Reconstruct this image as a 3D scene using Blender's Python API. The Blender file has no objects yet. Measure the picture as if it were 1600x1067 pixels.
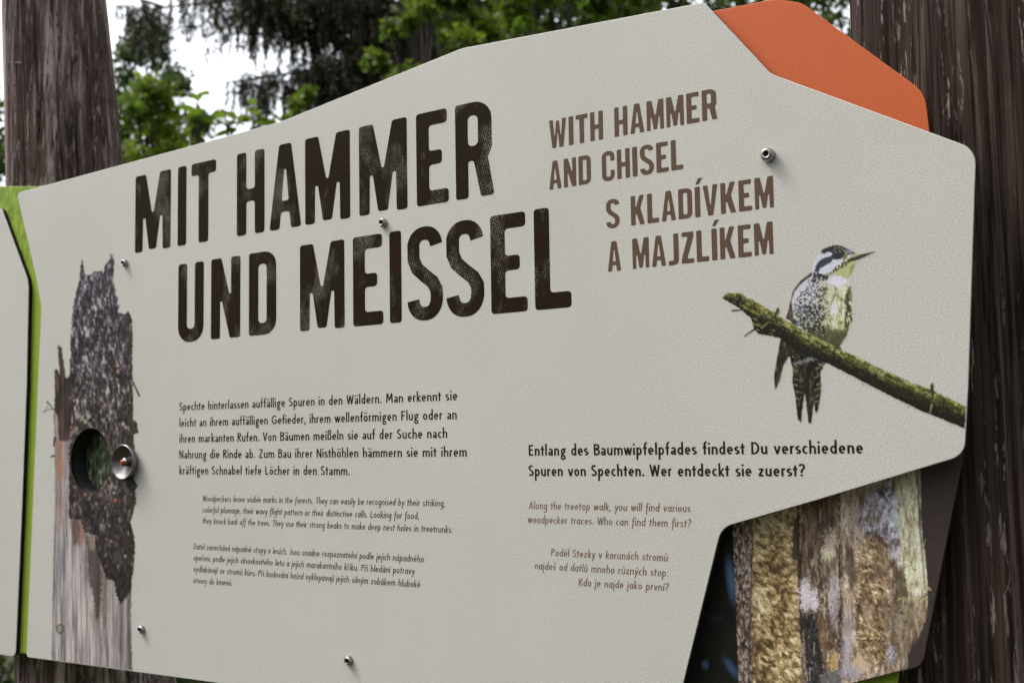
import bpy, math, random
import numpy as np
from mathutils import Vector as V, Matrix
from mathutils import geometry as G
random.seed(7)
rng = np.random.default_rng(11)
SC = bpy.context.scene
COL = SC.collection

# ---------------------------------------------------------------- camera
F = 1750.0                      # focal length in photo pixels (photo 1600 x 1067)
CX, CY = 800.0, 533.5
def nrm(v): return v / np.linalg.norm(v)
Xc = nrm(np.array([2618.0, -201.5, -F]))          # board's horizontal, in camera axes (right, down, forward)
Zc = np.array([-411.0, -20553.0, F]); Zc = nrm(Zc - Xc * Xc.dot(Zc))
Yc = np.cross(Zc, Xc)
RW = np.array([Xc, Yc, Zc])                       # camera -> world rotation
D0 = 1.297
EYE = -RW.dot(np.array([0, 0, D0])); EYE[2] = 1.6
cam_d = bpy.data.cameras.new('camera'); cam = bpy.data.objects.new('camera', cam_d); COL.objects.link(cam)
m = Matrix.Identity(4)
for i in range(3):
    m[i][0] = RW[i][0]; m[i][1] = -RW[i][1]; m[i][2] = -RW[i][2]; m[i][3] = EYE[i]
cam.matrix_world = m
cam_d.sensor_width = 36; cam_d.lens = F / 1600 * 36
cam_d.clip_start = 0.05; cam_d.clip_end = 500
cam_d.dof.use_dof = True; cam_d.dof.focus_distance = 1.27; cam_d.dof.aperture_fstop = 7.0
SC.camera = cam

def ray(px, py): return RW.dot(nrm(np.array([(px - CX) / F, (py - CY) / F, 1.0])))
def P(px, py, y=0.0):
    d = ray(px, py); t = (y - EYE[1]) / d[1]
    return EYE + d * t
def B(px, py, y=0.0):
    p = P(px, py, y); return np.array([p[0], p[2]])
def PA(px, py, y=0.0):                             # vectorised, returns (n,3)
    d = np.stack([(px - CX) / F, (py - CY) / F, np.ones_like(px)], -1) @ RW.T
    return EYE + d * ((y - EYE[1]) / d[:, 1])[:, None]
def proj(w):
    c = RW.T.dot(np.array(w) - EYE); return CX + F * c[0] / c[2], CY + F * c[1] / c[2]

# ---------------------------------------------------------------- world, sun, exposure
w = bpy.data.worlds.new('World'); SC.world = w; w.use_nodes = True
nt = w.node_tree; bg = nt.nodes['Background']
sky = nt.nodes.new('ShaderNodeTexSky'); sky.sky_type = 'NISHITA'; sky.sun_disc = False
SUN_EL, SUN_AZ = math.radians(55), math.radians(246)   # azimuth clockwise from +Y
sky.sun_elevation = SUN_EL; sky.sun_rotation = SUN_AZ
sky.air_density = 1.0; sky.dust_density = 4.0; sky.ozone_density = 1.0
hs = nt.nodes.new('ShaderNodeHueSaturation'); hs.inputs['Saturation'].default_value = 0.22
nt.links.new(sky.outputs[0], hs.inputs['Color']); nt.links.new(hs.outputs[0], bg.inputs[0])
bg.inputs[1].default_value = 0.15
sd = bpy.data.lights.new('sun', 'SUN'); sd.energy = 0.5; sd.angle = math.radians(14); sd.color = (1, .96, .9)
sun = bpy.data.objects.new('sun', sd); COL.objects.link(sun)
sdir = V((math.sin(SUN_AZ) * math.cos(SUN_EL), math.cos(SUN_AZ) * math.cos(SUN_EL), math.sin(SUN_EL)))
sun.rotation_euler = sdir.to_track_quat('Z', 'Y').to_euler()
SC.view_settings.view_transform = 'Standard'; SC.view_settings.look = 'None'
SC.view_settings.gamma = 1; SC.view_settings.use_curve_mapping = False
SC.view_settings.exposure = 1.52
SC.cycles.max_bounces = 6; SC.cycles.transparent_max_bounces = 4

# ---------------------------------------------------------------- helpers
def lin(r, g=None, b=None):
    if g is None: r, g, b = r
    f = lambda c: (c / 255 / 12.92) if c / 255 < .04045 else ((c / 255 + .055) / 1.055) ** 2.4
    return (f(r), f(g), f(b))
def link(name, me, mat=None, parent=None):
    o = bpy.data.objects.new(name, me); COL.objects.link(o)
    if mat is not None:
        for mm in (mat if isinstance(mat, (list, tuple)) else [mat]): me.materials.append(mm)
    if parent is not None: o.parent = parent
    return o
def empty(name, loc=(0, 0, 0)):
    o = bpy.data.objects.new(name, None); COL.objects.link(o); o.location = loc; o.empty_display_size = .1; return o
def tag(o, label=None, cat=None, group=None, kind=None):
    if label: o['label'] = label
    if cat: o['category'] = cat
    if group: o['group'] = group
    if kind: o['kind'] = kind
    return o
def mesh_np(name, verts, faces, k=None, smooth=False):
    """verts (n,3); faces (m,k) array"""
    me = bpy.data.meshes.new(name); verts = np.asarray(verts, np.float32); faces = np.asarray(faces, np.int32)
    me.vertices.add(len(verts)); me.vertices.foreach_set('co', verts.ravel())
    n, k = faces.shape
    me.loops.add(n * k); me.loops.foreach_set('vertex_index', faces.ravel())
    me.polygons.add(n); me.polygons.foreach_set('loop_start', np.arange(0, n * k, k, dtype=np.int32))
    if smooth: me.polygons.foreach_set('use_smooth', np.ones(n, bool))
    me.update(calc_edges=True); me.validate(); return me
def mesh_py(name, v, f, smooth=False):
    me = bpy.data.meshes.new(name); me.from_pydata([tuple(a) for a in v], [], f)
    if smooth: me.polygons.foreach_set('use_smooth', [True] * len(me.polygons))
    me.update(); return me

class MT:
    """small node-material builder"""
    def __init__(s, name, rough=.6, metal=0.0, spec=.5):
        s.m = bpy.data.materials.new(name); s.m.use_nodes = True; s.t = s.m.node_tree
        s.b = s.t.nodes['Principled BSDF']; s.b.inputs['Roughness'].default_value = rough
        s.b.inputs['Metallic'].default_value = metal; s.b.inputs['Specular IOR Level'].default_value = spec
        s.tc = s.t.nodes.new('ShaderNodeTexCoord')
    def n(s, t, **kw):
        nd = s.t.nodes.new(t)
        for k, v in kw.items(): setattr(nd, k, v)
        return nd
    def l(s, a, b): s.t.links.new(a, b)
    def noise(s, scale=(1, 1, 1), sc=5, det=4, rough=.55, dist=0, coord='Object'):
        mp = s.n('ShaderNodeMapping'); mp.inputs['Scale'].default_value = scale
        s.l(s.tc.outputs[coord], mp.inputs[0])
        nz = s.n('ShaderNodeTexNoise'); nz.inputs['Scale'].default_value = sc; nz.inputs['Detail'].default_value = det
        nz.inputs['Roughness'].default_value = rough; nz.inputs['Distortion'].default_value = dist
        s.l(mp.outputs[0], nz.inputs['Vector']); return nz.outputs['Fac']
    def ramp(s, fac, stops):
        r = s.n('ShaderNodeValToRGB'); e = r.color_ramp.elements
        while len(e) < len(stops): e.new(.5)
        for el, (p, c) in zip(e, stops): el.position = p; el.color = (*c, 1) if len(c) == 3 else c
        s.l(fac, r.inputs[0]); return r.outputs[0]
    def mix(s, fac, a, b, mode='MIX'):
        mx = s.n('ShaderNodeMix', data_type='RGBA', blend_type=mode)
        for sock, val in ((mx.inputs[0], fac), (mx.inputs[6], a), (mx.inputs[7], b)):
            if isinstance(val, (int, float)): sock.default_value = val
            elif isinstance(val, tuple): sock.default_value = (*val, 1)
            else: s.l(val, sock)
        return mx.outputs[2]
    def math(s, op, a, b=0.0, clamp=False):
        mx = s.n('ShaderNodeMath', operation=op, use_clamp=clamp)
        for sock, val in ((mx.inputs[0], a), (mx.inputs[1], b)):
            if isinstance(val, (int, float)): sock.default_value = val
            else: s.l(val, sock)
        return mx.outputs[0]
    def color(s, c):
        if isinstance(c, tuple): s.b.inputs['Base Color'].default_value = (*c, 1)
        else: s.l(c, s.b.inputs['Base Color'])
    def bump(s, h, strength=.3, dist=.001):
        bp = s.n('ShaderNodeBump'); bp.inputs['Strength'].default_value = strength; bp.inputs['Distance'].default_value = dist
        s.l(h, bp.inputs['Height']); s.l(bp.outputs[0], s.b.inputs['Normal'])

PANEL = lin(192, 190, 182)
def panel_grain(M, base):
    """powder-coated speckle and faint broad unevenness shared by every face of the panels"""
    g = M.noise(sc=820, det=2, rough=.9); g = M.ramp(g, [(.38, (.74, .74, .73)), (.62, (1.26, 1.26, 1.27))])
    g2 = M.noise(sc=3.5, det=4); g2 = M.ramp(g2, [(.3, (.96, .965, .955)), (.7, (1.035, 1.03, 1.04))])
    c = M.mix(1.0, base, g, 'MULTIPLY'); c = M.mix(1.0, c, g2, 'MULTIPLY')
    d = M.noise(sc=38, det=6, rough=.75); d = M.ramp(d, [(.665, (0, 0, 0)), (.73, (1, 1, 1))])
    c = M.mix(M.math('MULTIPLY', d, .25), c, lin(120, 115, 98))
    st = M.ramp(M.noise(scale=(1, 1, .05), sc=30, det=3), [(.3, (.992, .992, .99)), (.7, (1.006, 1.006, 1.006))]); c = M.mix(1.0, c, st, 'MULTIPLY')
    M.bump(M.noise(sc=900, det=2, rough=.8), .12, .0004)
    return c
M = MT('panel_coating', rough=.6, spec=.18); M.color(panel_grain(M, PANEL)); mat_panel = M.m

M = MT('laminate_core', rough=.75, spec=.15); M.color(M.ramp(M.noise(sc=200, det=3), [(.3, (.008, .006, .005)), (.7, (.022, .015, .012))])); mat_core = M.m

def print_mat(name):
    M = MT(name, rough=.6, spec=.18)
    at = M.n('ShaderNodeAttribute', attribute_name='Print')
    M.color(panel_grain(M, at.outputs['Color'])); return M.m
mat_print = print_mat('printed_picture')

def ink(name, col, wear=0.0):
    M = MT(name, rough=.6, spec=.18)
    base = col
    if wear:
        mp = M.n('ShaderNodeMapping'); mp.inputs['Rotation'].default_value = (0, math.radians(18), 0)
        M.l(M.tc.outputs['Object'], mp.inputs[0])
        vo = M.n('ShaderNodeTexVoronoi'); vo.inputs['Scale'].default_value = 350; vo.inputs['Randomness'].default_value = .25
        M.l(mp.outputs[0], vo.inputs['Vector'])
        dots = M.ramp(vo.outputs['Distance'], [(.22, (1, 1, 1)), (.42, (0, 0, 0))])
        big = M.noise(scale=(1.2, 1, .7), sc=17, det=3, rough=.6)
        big = M.ramp(big, [(.51, (0, 0, 0)), (.64, (1, 1, 1))])
        fine = M.ramp(M.noise(sc=420, det=1), [(.5, (0, 0, 0)), (.62, (1, 1, 1))])
        k = M.math('MULTIPLY', M.math('MULTIPLY', dots, big), wear)
        k = M.math('MULTIPLY', k, .48, clamp=True)
        sp = M.ramp(M.noise(sc=260, det=2, rough=.7), [(.70, (0, 0, 0)), (.76, (1, 1, 1))])
        k = M.math('MAXIMUM', k, M.math('MULTIPLY', sp, .45))
        base = M.mix(k, col, PANEL); M.b.inputs['Specular IOR Level'].default_value = .04
    M.color(panel_grain(M, base)); return M.m
ink_head = ink('headline_ink', lin(37, 27, 16), 1.0)
ink_sub = ink('subtitle_ink', lin(91, 70, 56))
ink_body = ink('body_ink', lin(30, 23, 16))
ink_it = ink('translation_ink', lin(74, 60, 47))
ink_it2 = ink('translation_ink_pale', lin(120, 96, 80))

# ---------------------------------------------------------------- 2D shapes on the board
def rounded(pts, radii, seg=7):
    """pts list of 2D points, rounded corners with given radius each"""
    out = []; n = len(pts)
    for i in range(n):
        p = np.array(pts[i], float); a = np.array(pts[i - 1], float); b = np.array(pts[(i + 1) % n], float)
        r = radii[i] if hasattr(radii, '__len__') else radii
        u = nrm(a - p); v = nrm(b - p); ang = math.acos(max(-1, min(1, u.dot(v))))
        if r <= 0 or ang > math.radians(176) or ang < .02: out.append(p); continue
        d = r / math.tan(ang / 2); d = min(d, .48 * np.linalg.norm(a - p), .48 * np.linalg.norm(b - p)); r2 = d * math.tan(ang / 2)
        c = p + nrm(u + v) * (r2 / math.sin(ang / 2)); s = p + u * d; e = p + v * d
        a0 = math.atan2(*(s - c)[::-1]); a1 = math.atan2(*(e - c)[::-1]); da = (a1 - a0 + math.pi) % (2 * math.pi) - math.pi
        for k in range(seg + 1):
            t = a0 + da * k / seg; out.append(c + r2 * np.array([math.cos(t), math.sin(t)]))
    return out
def area(p):
    p = np.array(p); x, y = p[:, 0], p[:, 1]; return .5 * np.sum(x * np.roll(y, -1) - np.roll(x, -1) * y)
def ccw(p): return list(p) if area(p) > 0 else list(p)[::-1]
def inset(p, d):
    """offset a ccw polygon inwards"""
    p = np.array(p); a = np.roll(p, 1, 0); b = np.roll(p, -1, 0)
    e1 = p - a; e2 = b - p
    e1 /= np.maximum(np.linalg.norm(e1, axis=1), 1e-9)[:, None]; e2 /= np.maximum(np.linalg.norm(e2, axis=1), 1e-9)[:, None]
    n = np.stack([-(e1 + e2)[:, 1], (e1 + e2)[:, 0]], 1); n /= np.maximum(np.linalg.norm(n, axis=1), 1e-9)[:, None]
    return p + n * d
def plate(name, outline, y0, y1, mats, parent, holes=(), bev=.0006):
    """solid sheet: outline (x,z) front at y0, back at y1, eased front edge"""
    loops = [np.array(ccw(outline))] + [np.array(ccw(h))[::-1] for h in holes]
    fr = [inset(l, bev) for l in loops]
    vv = [V(q) for l in fr for q in l]; idx = []; s = 0
    for l in fr: idx.append([s + i for i in range(len(l))]); s += len(l)
    tris = G.tessellate_polygon([[V((q[0], q[1], 0)) for q in l] for l in fr])
    verts = [(q[0], y0, q[1]) for l in fr for q in l]; N = len(verts)
    verts += [(q[0], y0 + bev, q[1]) for l in loops for q in l]
    verts += [(q[0], y1, q[1]) for l in loops for q in l]
    faces = []; nface = 0
    P2 = [q for l in fr for q in l]
    for t in tris:
        a = area([P2[i] for i in t])
        if abs(a) < 1e-14: continue
        t = list(t) if a > 0 else list(t)[::-1]
        faces.append(t); faces.append([i + 2 * N for i in t[::-1]])
    nface = len(faces)
    for ix in idx:
        n = len(ix)
        for i in range(n):
            a, b = ix[i], ix[(i + 1) % n]
            faces.append([b, a, a + N, b + N]); faces.append([b + N, a + N, a + 2 * N, b + 2 * N])
    me = mesh_py(name, verts, faces)
    me.polygons.foreach_set('material_index', [0 if i < nface else (0 if (i - nface) % 2 == 0 else 1) for i in range(len(faces))])
    return link(name, me, [mats, mat_core], parent)
def pxpoly(pts, y=0.0): return [B(a, b, y) for a, b in pts]

board = empty('information_board', P(760, 1000) + np.array([0, 0, 0]))
OFF = np.array(board.location)
def adopt(o, par):
    """parent keeping world placement"""
    o.parent = par; o.matrix_parent_inverse = par.matrix_world.inverted() if par.type != 'EMPTY' else Matrix.Translation(-V(par.location)); return o
tag(board, 'large pale grey angular sign with dark headline, bird picture and tree trunk picture', 'sign')

HC = B(140.6, 719.3); HR = .0500
hole = [HC + HR * np.array([math.cos(t), math.sin(t)]) for t in np.linspace(0, 2 * math.pi, 72, endpoint=False)]
main_px = [(26, 302), (205, 253.6), (441, 189.5), (721, 76), (1100, 4), (1205, 116), (1525, 233.5), (1522.7, 300), (1513, 600), (1507, 711), (1280, 780), (1127, 824), (1067.5, 1067), (1043, 1163), (300, 1061), (41, 1026), (51.3, 785), (60.7, 560), (64.5, 480), (57, 437)]
main_r = [.006, 0, .05, .05, .008, .02, .022, 0, 0, .018, 0, .022, 0, .02, 0, .006, 0, .0, .05, .08]
main_out = rounded(pxpoly(main_px), main_r, 8)
panel = plate('panel', main_out, 0, .0068, mat_panel, None, [hole]); adopt(panel, board)

# left neighbour panel (front at the same plane)
T_SIDE = .0068
side_px = [(3, 327), (43, 436), (44.6, 450), (41.6, 600), (34.6, 785), (24.2, 1026), (-230, 985), (-260, 420), (-120, 300)]
side_r = [.012, .03, .03, 0, 0, .012, .02, .02, .02]
side = plate('side_panel', rounded(pxpoly(side_px), side_r, 8), 0, T_SIDE, mat_panel, None); adopt(side, board)
side['label'] = 'pale grey neighbouring panel cut off by the picture edge'

# green backing plate with faint grass print at its upper end
M = MT('green_plate', rough=.6, spec=.18)
gz = M.noise(scale=(22, 1, 3.0), sc=9, det=5, dist=1.5); sep = M.n('ShaderNodeSeparateXYZ'); M.l(M.tc.outputs['Object'], sep.inputs[0])
zt = B(20, 400)[1]; zb = B(40, 450)[1]
mr = M.n('ShaderNodeMapRange'); mr.inputs['From Min'].default_value = zb; mr.inputs['From Max'].default_value = zt
M.l(sep.outputs['Z'], mr.inputs[0])
k = M.ramp(gz, [(.44, (0, 0, 0)), (.58, (1, 1, 1))])
M.color(panel_grain(M, M.mix(M.math('MULTIPLY', k, M.math('MULTIPLY', mr.outputs[0], .75)), lin(148, 172, 58), lin(86, 112, 44)))); mat_green = M.m
YG = .0076
green_px = [(-150, 291), (40, 291.5), (75, 291), (120, 330), (300, 420), (300, 1030), (95, 1027), (31, 1019.5), (-150, 996)]
plate('backing_plate', rounded(pxpoly(green_px, YG), [.01, .02, .01, .01, .01, .01, 0, .004, .01], 6), YG, YG + .004, mat_green, None,
      [[HC + (HR + .004) * np.array([math.cos(t), math.sin(t)]) for t in np.linspace(0, 2 * math.pi, 48, endpoint=False)]])
adopt(bpy.data.objects['backing_plate'], board)
lower_px = [(1250, 1000), (1400, 900), (1406, 1045), (1399, 1090), (1385, 1150), (1200, 1150)]
adopt(plate('backing_plate', rounded(pxpoly(lower_px, .034), .006, 5), .034, .038, mat_green, None), board)

# orange plate
M = MT('orange_plate', rough=.55, spec=.3); M.color(panel_grain(M, lin(193, 92, 45))); mat_orange = M.m
YO = .0085
or_px = [(1050, 30), (1210, -1), (1253, 5), (1445, 145), (1455, 230), (1200, 300)]
adopt(plate('orange_plate', rounded(pxpoly(or_px, YO), [.01, .04, .03, .035, .01, .01], 9), YO, YO + .006, mat_orange, None), board)

# photo plate, set back under the notch
YP = .0225
M = MT('photo_plate_backing', rough=.5); M.color(panel_grain(M, lin(62, 52, 49))); mat_dark = M.m
M = MT('photo_print', rough=.45, spec=.35); at = M.n('ShaderNodeAttribute', attribute_name='Print'); M.color(panel_grain(M, at.outputs['Color'])); mat_photo = M.m
photo_px = [(1010, 700), (1508, 690), (1499, 742), (1441.5, 1040), (1335, 1067), (1100, 1150), (1040, 1180), (1000, 1150)]
photo_out = rounded(pxpoly(photo_px, YP), [.01, .01, 0, .016, 0, .01, .01, .01], 8)
pp = plate('photo_plate', photo_out, YP, YP + .006, mat_dark, None); adopt(pp, board)

# ---------------------------------------------------------------- lettering: headline alphabet (drawn outlines)
def G_rect(x0, y0, x1, y1): return [(x0, y0), (x1, y0), (x1, y1), (x0, y1)]
def ribbon(pts, w, w2=None):
    """thick open stroke -> ccw polygon"""
    p = np.array(pts, float); t = np.gradient(p, axis=0)
    t /= np.maximum(np.linalg.norm(t, axis=1), 1e-9)[:, None]; n = np.stack([-t[:, 1], t[:, 0]], 1)
    if len(p) > 2:   # mitre correction
        for i in range(1, len(p) - 1):
            a = nrm(p[i] - p[i - 1]); b = nrm(p[i + 1] - p[i]); mm = np.array([-(a + b)[1], (a + b)[0]]); mm = nrm(mm)
            na = np.array([-a[1], a[0]]); n[i] = mm / max(.4, mm.dot(na))
    return list(p - n * w / 2) + list((p + n * w / 2)[::-1])
def arc(cx, cy, rx, ry, a0, a1, n=14):
    return [(cx + rx * math.cos(math.radians(a0 + (a1 - a0) * i / n)), cy + ry * math.sin(math.radians(a0 + (a1 - a0) * i / n))) for i in range(n + 1)]
def superarc(cx, cy, rx, ry, a0, a1, n=14, p=.8):
    o = []
    for i in range(n + 1):
        t = math.radians(a0 + (a1 - a0) * i / n); c, s = math.cos(t), math.sin(t)
        o.append((cx + rx * math.copysign(abs(c) ** p, c), cy + ry * math.copysign(abs(s) ** p, s)))
    return o
def H_glyph(ch):
    """list of (outline, corner radius) ; unit height 1, natural width; holes negative marked"""
    q = .155                                                 # stem
    R = .035; S = []; Hs = []
    if ch == 'M':
        W = .50; S = [([(0, 0), (.11, 0), (.115, .43), (.145, .43), (.2, .02), (.30, .02), (.355, .43), (.385, .43), (.39, 0), (.5, 0), (.5, 1), (.35, 1), (.262, .50), (.238, .50), (.15, 1), (0, 1)], R * .8)]
    elif ch == 'I': W = q; S = [(G_rect(0, 0, q, 1), R)]
    elif ch == 'T': W = .38; S = [([(.115, 0), (.265, 0), (.265, .845), (.38, .845), (.38, 1), (0, 1), (0, .845), (.115, .845)], R)]
    elif ch == 'H': W = .40; S = [([(0, 0), (.14, 0), (.14, .40), (.26, .40), (.26, 0), (.4, 0), (.4, 1), (.26, 1), (.26, .55), (.14, .55), (.14, 1), (0, 1)], R)]
    elif ch == 'A': W = .42; S = [([(0, 0), (.135, 0), (.155, .2), (.265, .2), (.285, 0), (.42, 0), (.29, 1), (.13, 1)], R)]; Hs = [([(.165, .33), (.255, .33), (.222, .70), (.198, .70)], .02)]
    elif ch == 'E': W = .36; S = [([(0, 0), (.36, 0), (.36, .15), (.145, .15), (.145, .425), (.29, .425), (.29, .575), (.145, .575), (.145, .85), (.35, .85), (.35, 1), (0, 1)], R)]
    elif ch == 'F': W = .35; S = [([(0, 0), (.145, 0), (.145, .425), (.29, .425), (.29, .575), (.145, .575), (.145, .85), (.35, .85), (.35, 1), (0, 1)], R)]
    elif ch == 'L': W = .35; S = [([(0, 0), (.35, 0), (.35, .16), (.15, .16), (.15, 1), (0, 1)], R)]
    elif ch == 'R':
        W = .42; o = [(0, 0), (.14, 0), (.14, .385), (.2, .385), (.275, 0), (.42, 0), (.355, .40), (.40, .50)] + [(.40, .80)] + [(x, y) for x, y in arc(.2, .8, .2, .2, 15, 85, 7)] + [(0, 1)]
        S = [(o, .03)]; Hs = [([(.14, .54), (.25, .54), (.25, .86), (.14, .86)], .05)]
    elif ch == 'P':
        W = .40; S = [([(0, 0), (.14, 0), (.14, .385), (.4, .385), (.40, 1), (0, 1)], [R, R, R, .14, .16, R])]; Hs = [([(.14, .54), (.25, .54), (.25, .86), (.14, .86)], .05)]
    elif ch == 'D': W = .40; S = [([(0, 0), (.4, 0), (.4, 1), (0, 1)], [R, .17, .17, R])]; Hs = [([(.14, .145), (.26, .145), (.26, .855), (.14, .855)], .05)]
    elif ch == 'U': W = .40; S = [([(0, 1), (.14, 1), (.14, .16), (.26, .16), (.26, 1), (.4, 1), (.4, -.01), (0, -.01)], [R, R, .06, .06, R, R, .19, .19])]
    elif ch == 'N': W = .41; S = [([(0, 0), (.13, 0), (.13, .46), (.155, .46), (.265, 0), (.41, 0), (.41, 1), (.28, 1), (.28, .55), (.255, .55), (.145, 1), (0, 1)], R * .8)]
    elif ch == 'J': W = .30; S = [([(.15, 1), (.3, 1), (.3, -.01), (0, -.01), (0, .14), (.15, .14)], [R, R, .15, R, R, .03])]
    elif ch == 'Z': W = .36; S = [([(0, 0), (.36, 0), (.36, .15), (.17, .15), (.36, .86), (.36, 1), (.02, 1), (.02, .85), (.19, .85), (0, .14)], R)]
    elif ch == 'V': W = .42; S = [([(.14, 0), (.28, 0), (.42, 1), (.28, 1), (.22, .36), (.2, .36), (.14, 1), (0, 1)], R)]
    elif ch == 'W': W = .56; S = [([(.1, 0), (.23, 0), (.272, .5), (.288, .5), (.33, 0), (.46, 0), (.56, 1), (.43, 1), (.39, .45), (.37, .45), (.33, .95), (.23, .95), (.19, .45), (.17, .45), (.13, 1), (0, 1)], R * .7)]
    elif ch == 'K': W = .42; S = [([(0, 0), (.14, 0), (.14, .33), (.17, .39), (.275, 0), (.42, 0), (.29, .57), (.41, 1), (.265, 1), (.16, .62), (.14, .62), (.14, 1), (0, 1)], R * .8)]
    elif ch == 'C':
        W = .40; S = [([(.40, .35), (.40, -.01), (0, -.01), (0, 1.01), (.40, 1.01), (.40, .66), (.27, .66), (.27, .86), (.14, .86), (.14, .14), (.27, .14), (.27, .35)], [R, .18, .18, .18, .18, R, R, .05, .05, .05, .05, R])]
    elif ch == 'S':
        W = .42
        c = superarc(.21, .745, .14, .185, 12, 160, 12, .85) + [(.078, .66), (.12, .56), (.21, .475), (.30, .40), (.345, .32)] + superarc(.21, .255, .14, .185, 0, -172, 14, .85)
        S = [(ribbon(c, .145), 0)]
    else: W = .2
    return S, Hs, W
def tri_union(polys, holes=()):
    vs, fs = [], []
    for p in polys:
        p = ccw(p); s = len(vs); vs += [V((float(a), float(b))) for a, b in p]; fs.append(list(range(s, s + len(p))))
    r = G.delaunay_2d_cdt(vs, [], fs, 0, 1e-6, True)
    return [tuple(v) for v in r[0]], [list(t) for t, o in zip(r[2], r[5]) if len(o)]
_hc = {}
def H_mesh(ch):
    if ch in _hc: return _hc[ch]
    if ch == 'Í': v, t, W = H_mesh('I'); v = list(v); t = list(t); s = len(v); v += [(.03, 1.07), (.12, 1.07), (.24, 1.27), (.10, 1.27)]; t = t + [[s, s + 1, s + 2], [s, s + 2, s + 3]]; _hc[ch] = (v, t, W); return _hc[ch]
    S, Hs, W = H_glyph(ch)
    v, t = [], []
    for out, r in S:
        o = ccw(rounded(out, r, 4) if not (isinstance(r, (int, float)) and r == 0) else out)
        # tiny wobble of a worn wood-type edge
        if ch == 'S': o = list(o)
        loops = [[V((a[0], a[1], 0)) for a in o]] + [[V((a[0], a[1], 0)) for a in ccw(rounded(h, hr, 5))[::-1]] for h, hr in Hs]
        tt = G.tessellate_polygon(loops); P2 = [q for l in loops for q in l]; s = len(v); v += [(q.x, q.y) for q in P2]
        t += [[s + i for i in x] for x in tt]
    _hc[ch] = (v, t, W); return _hc[ch]

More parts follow.
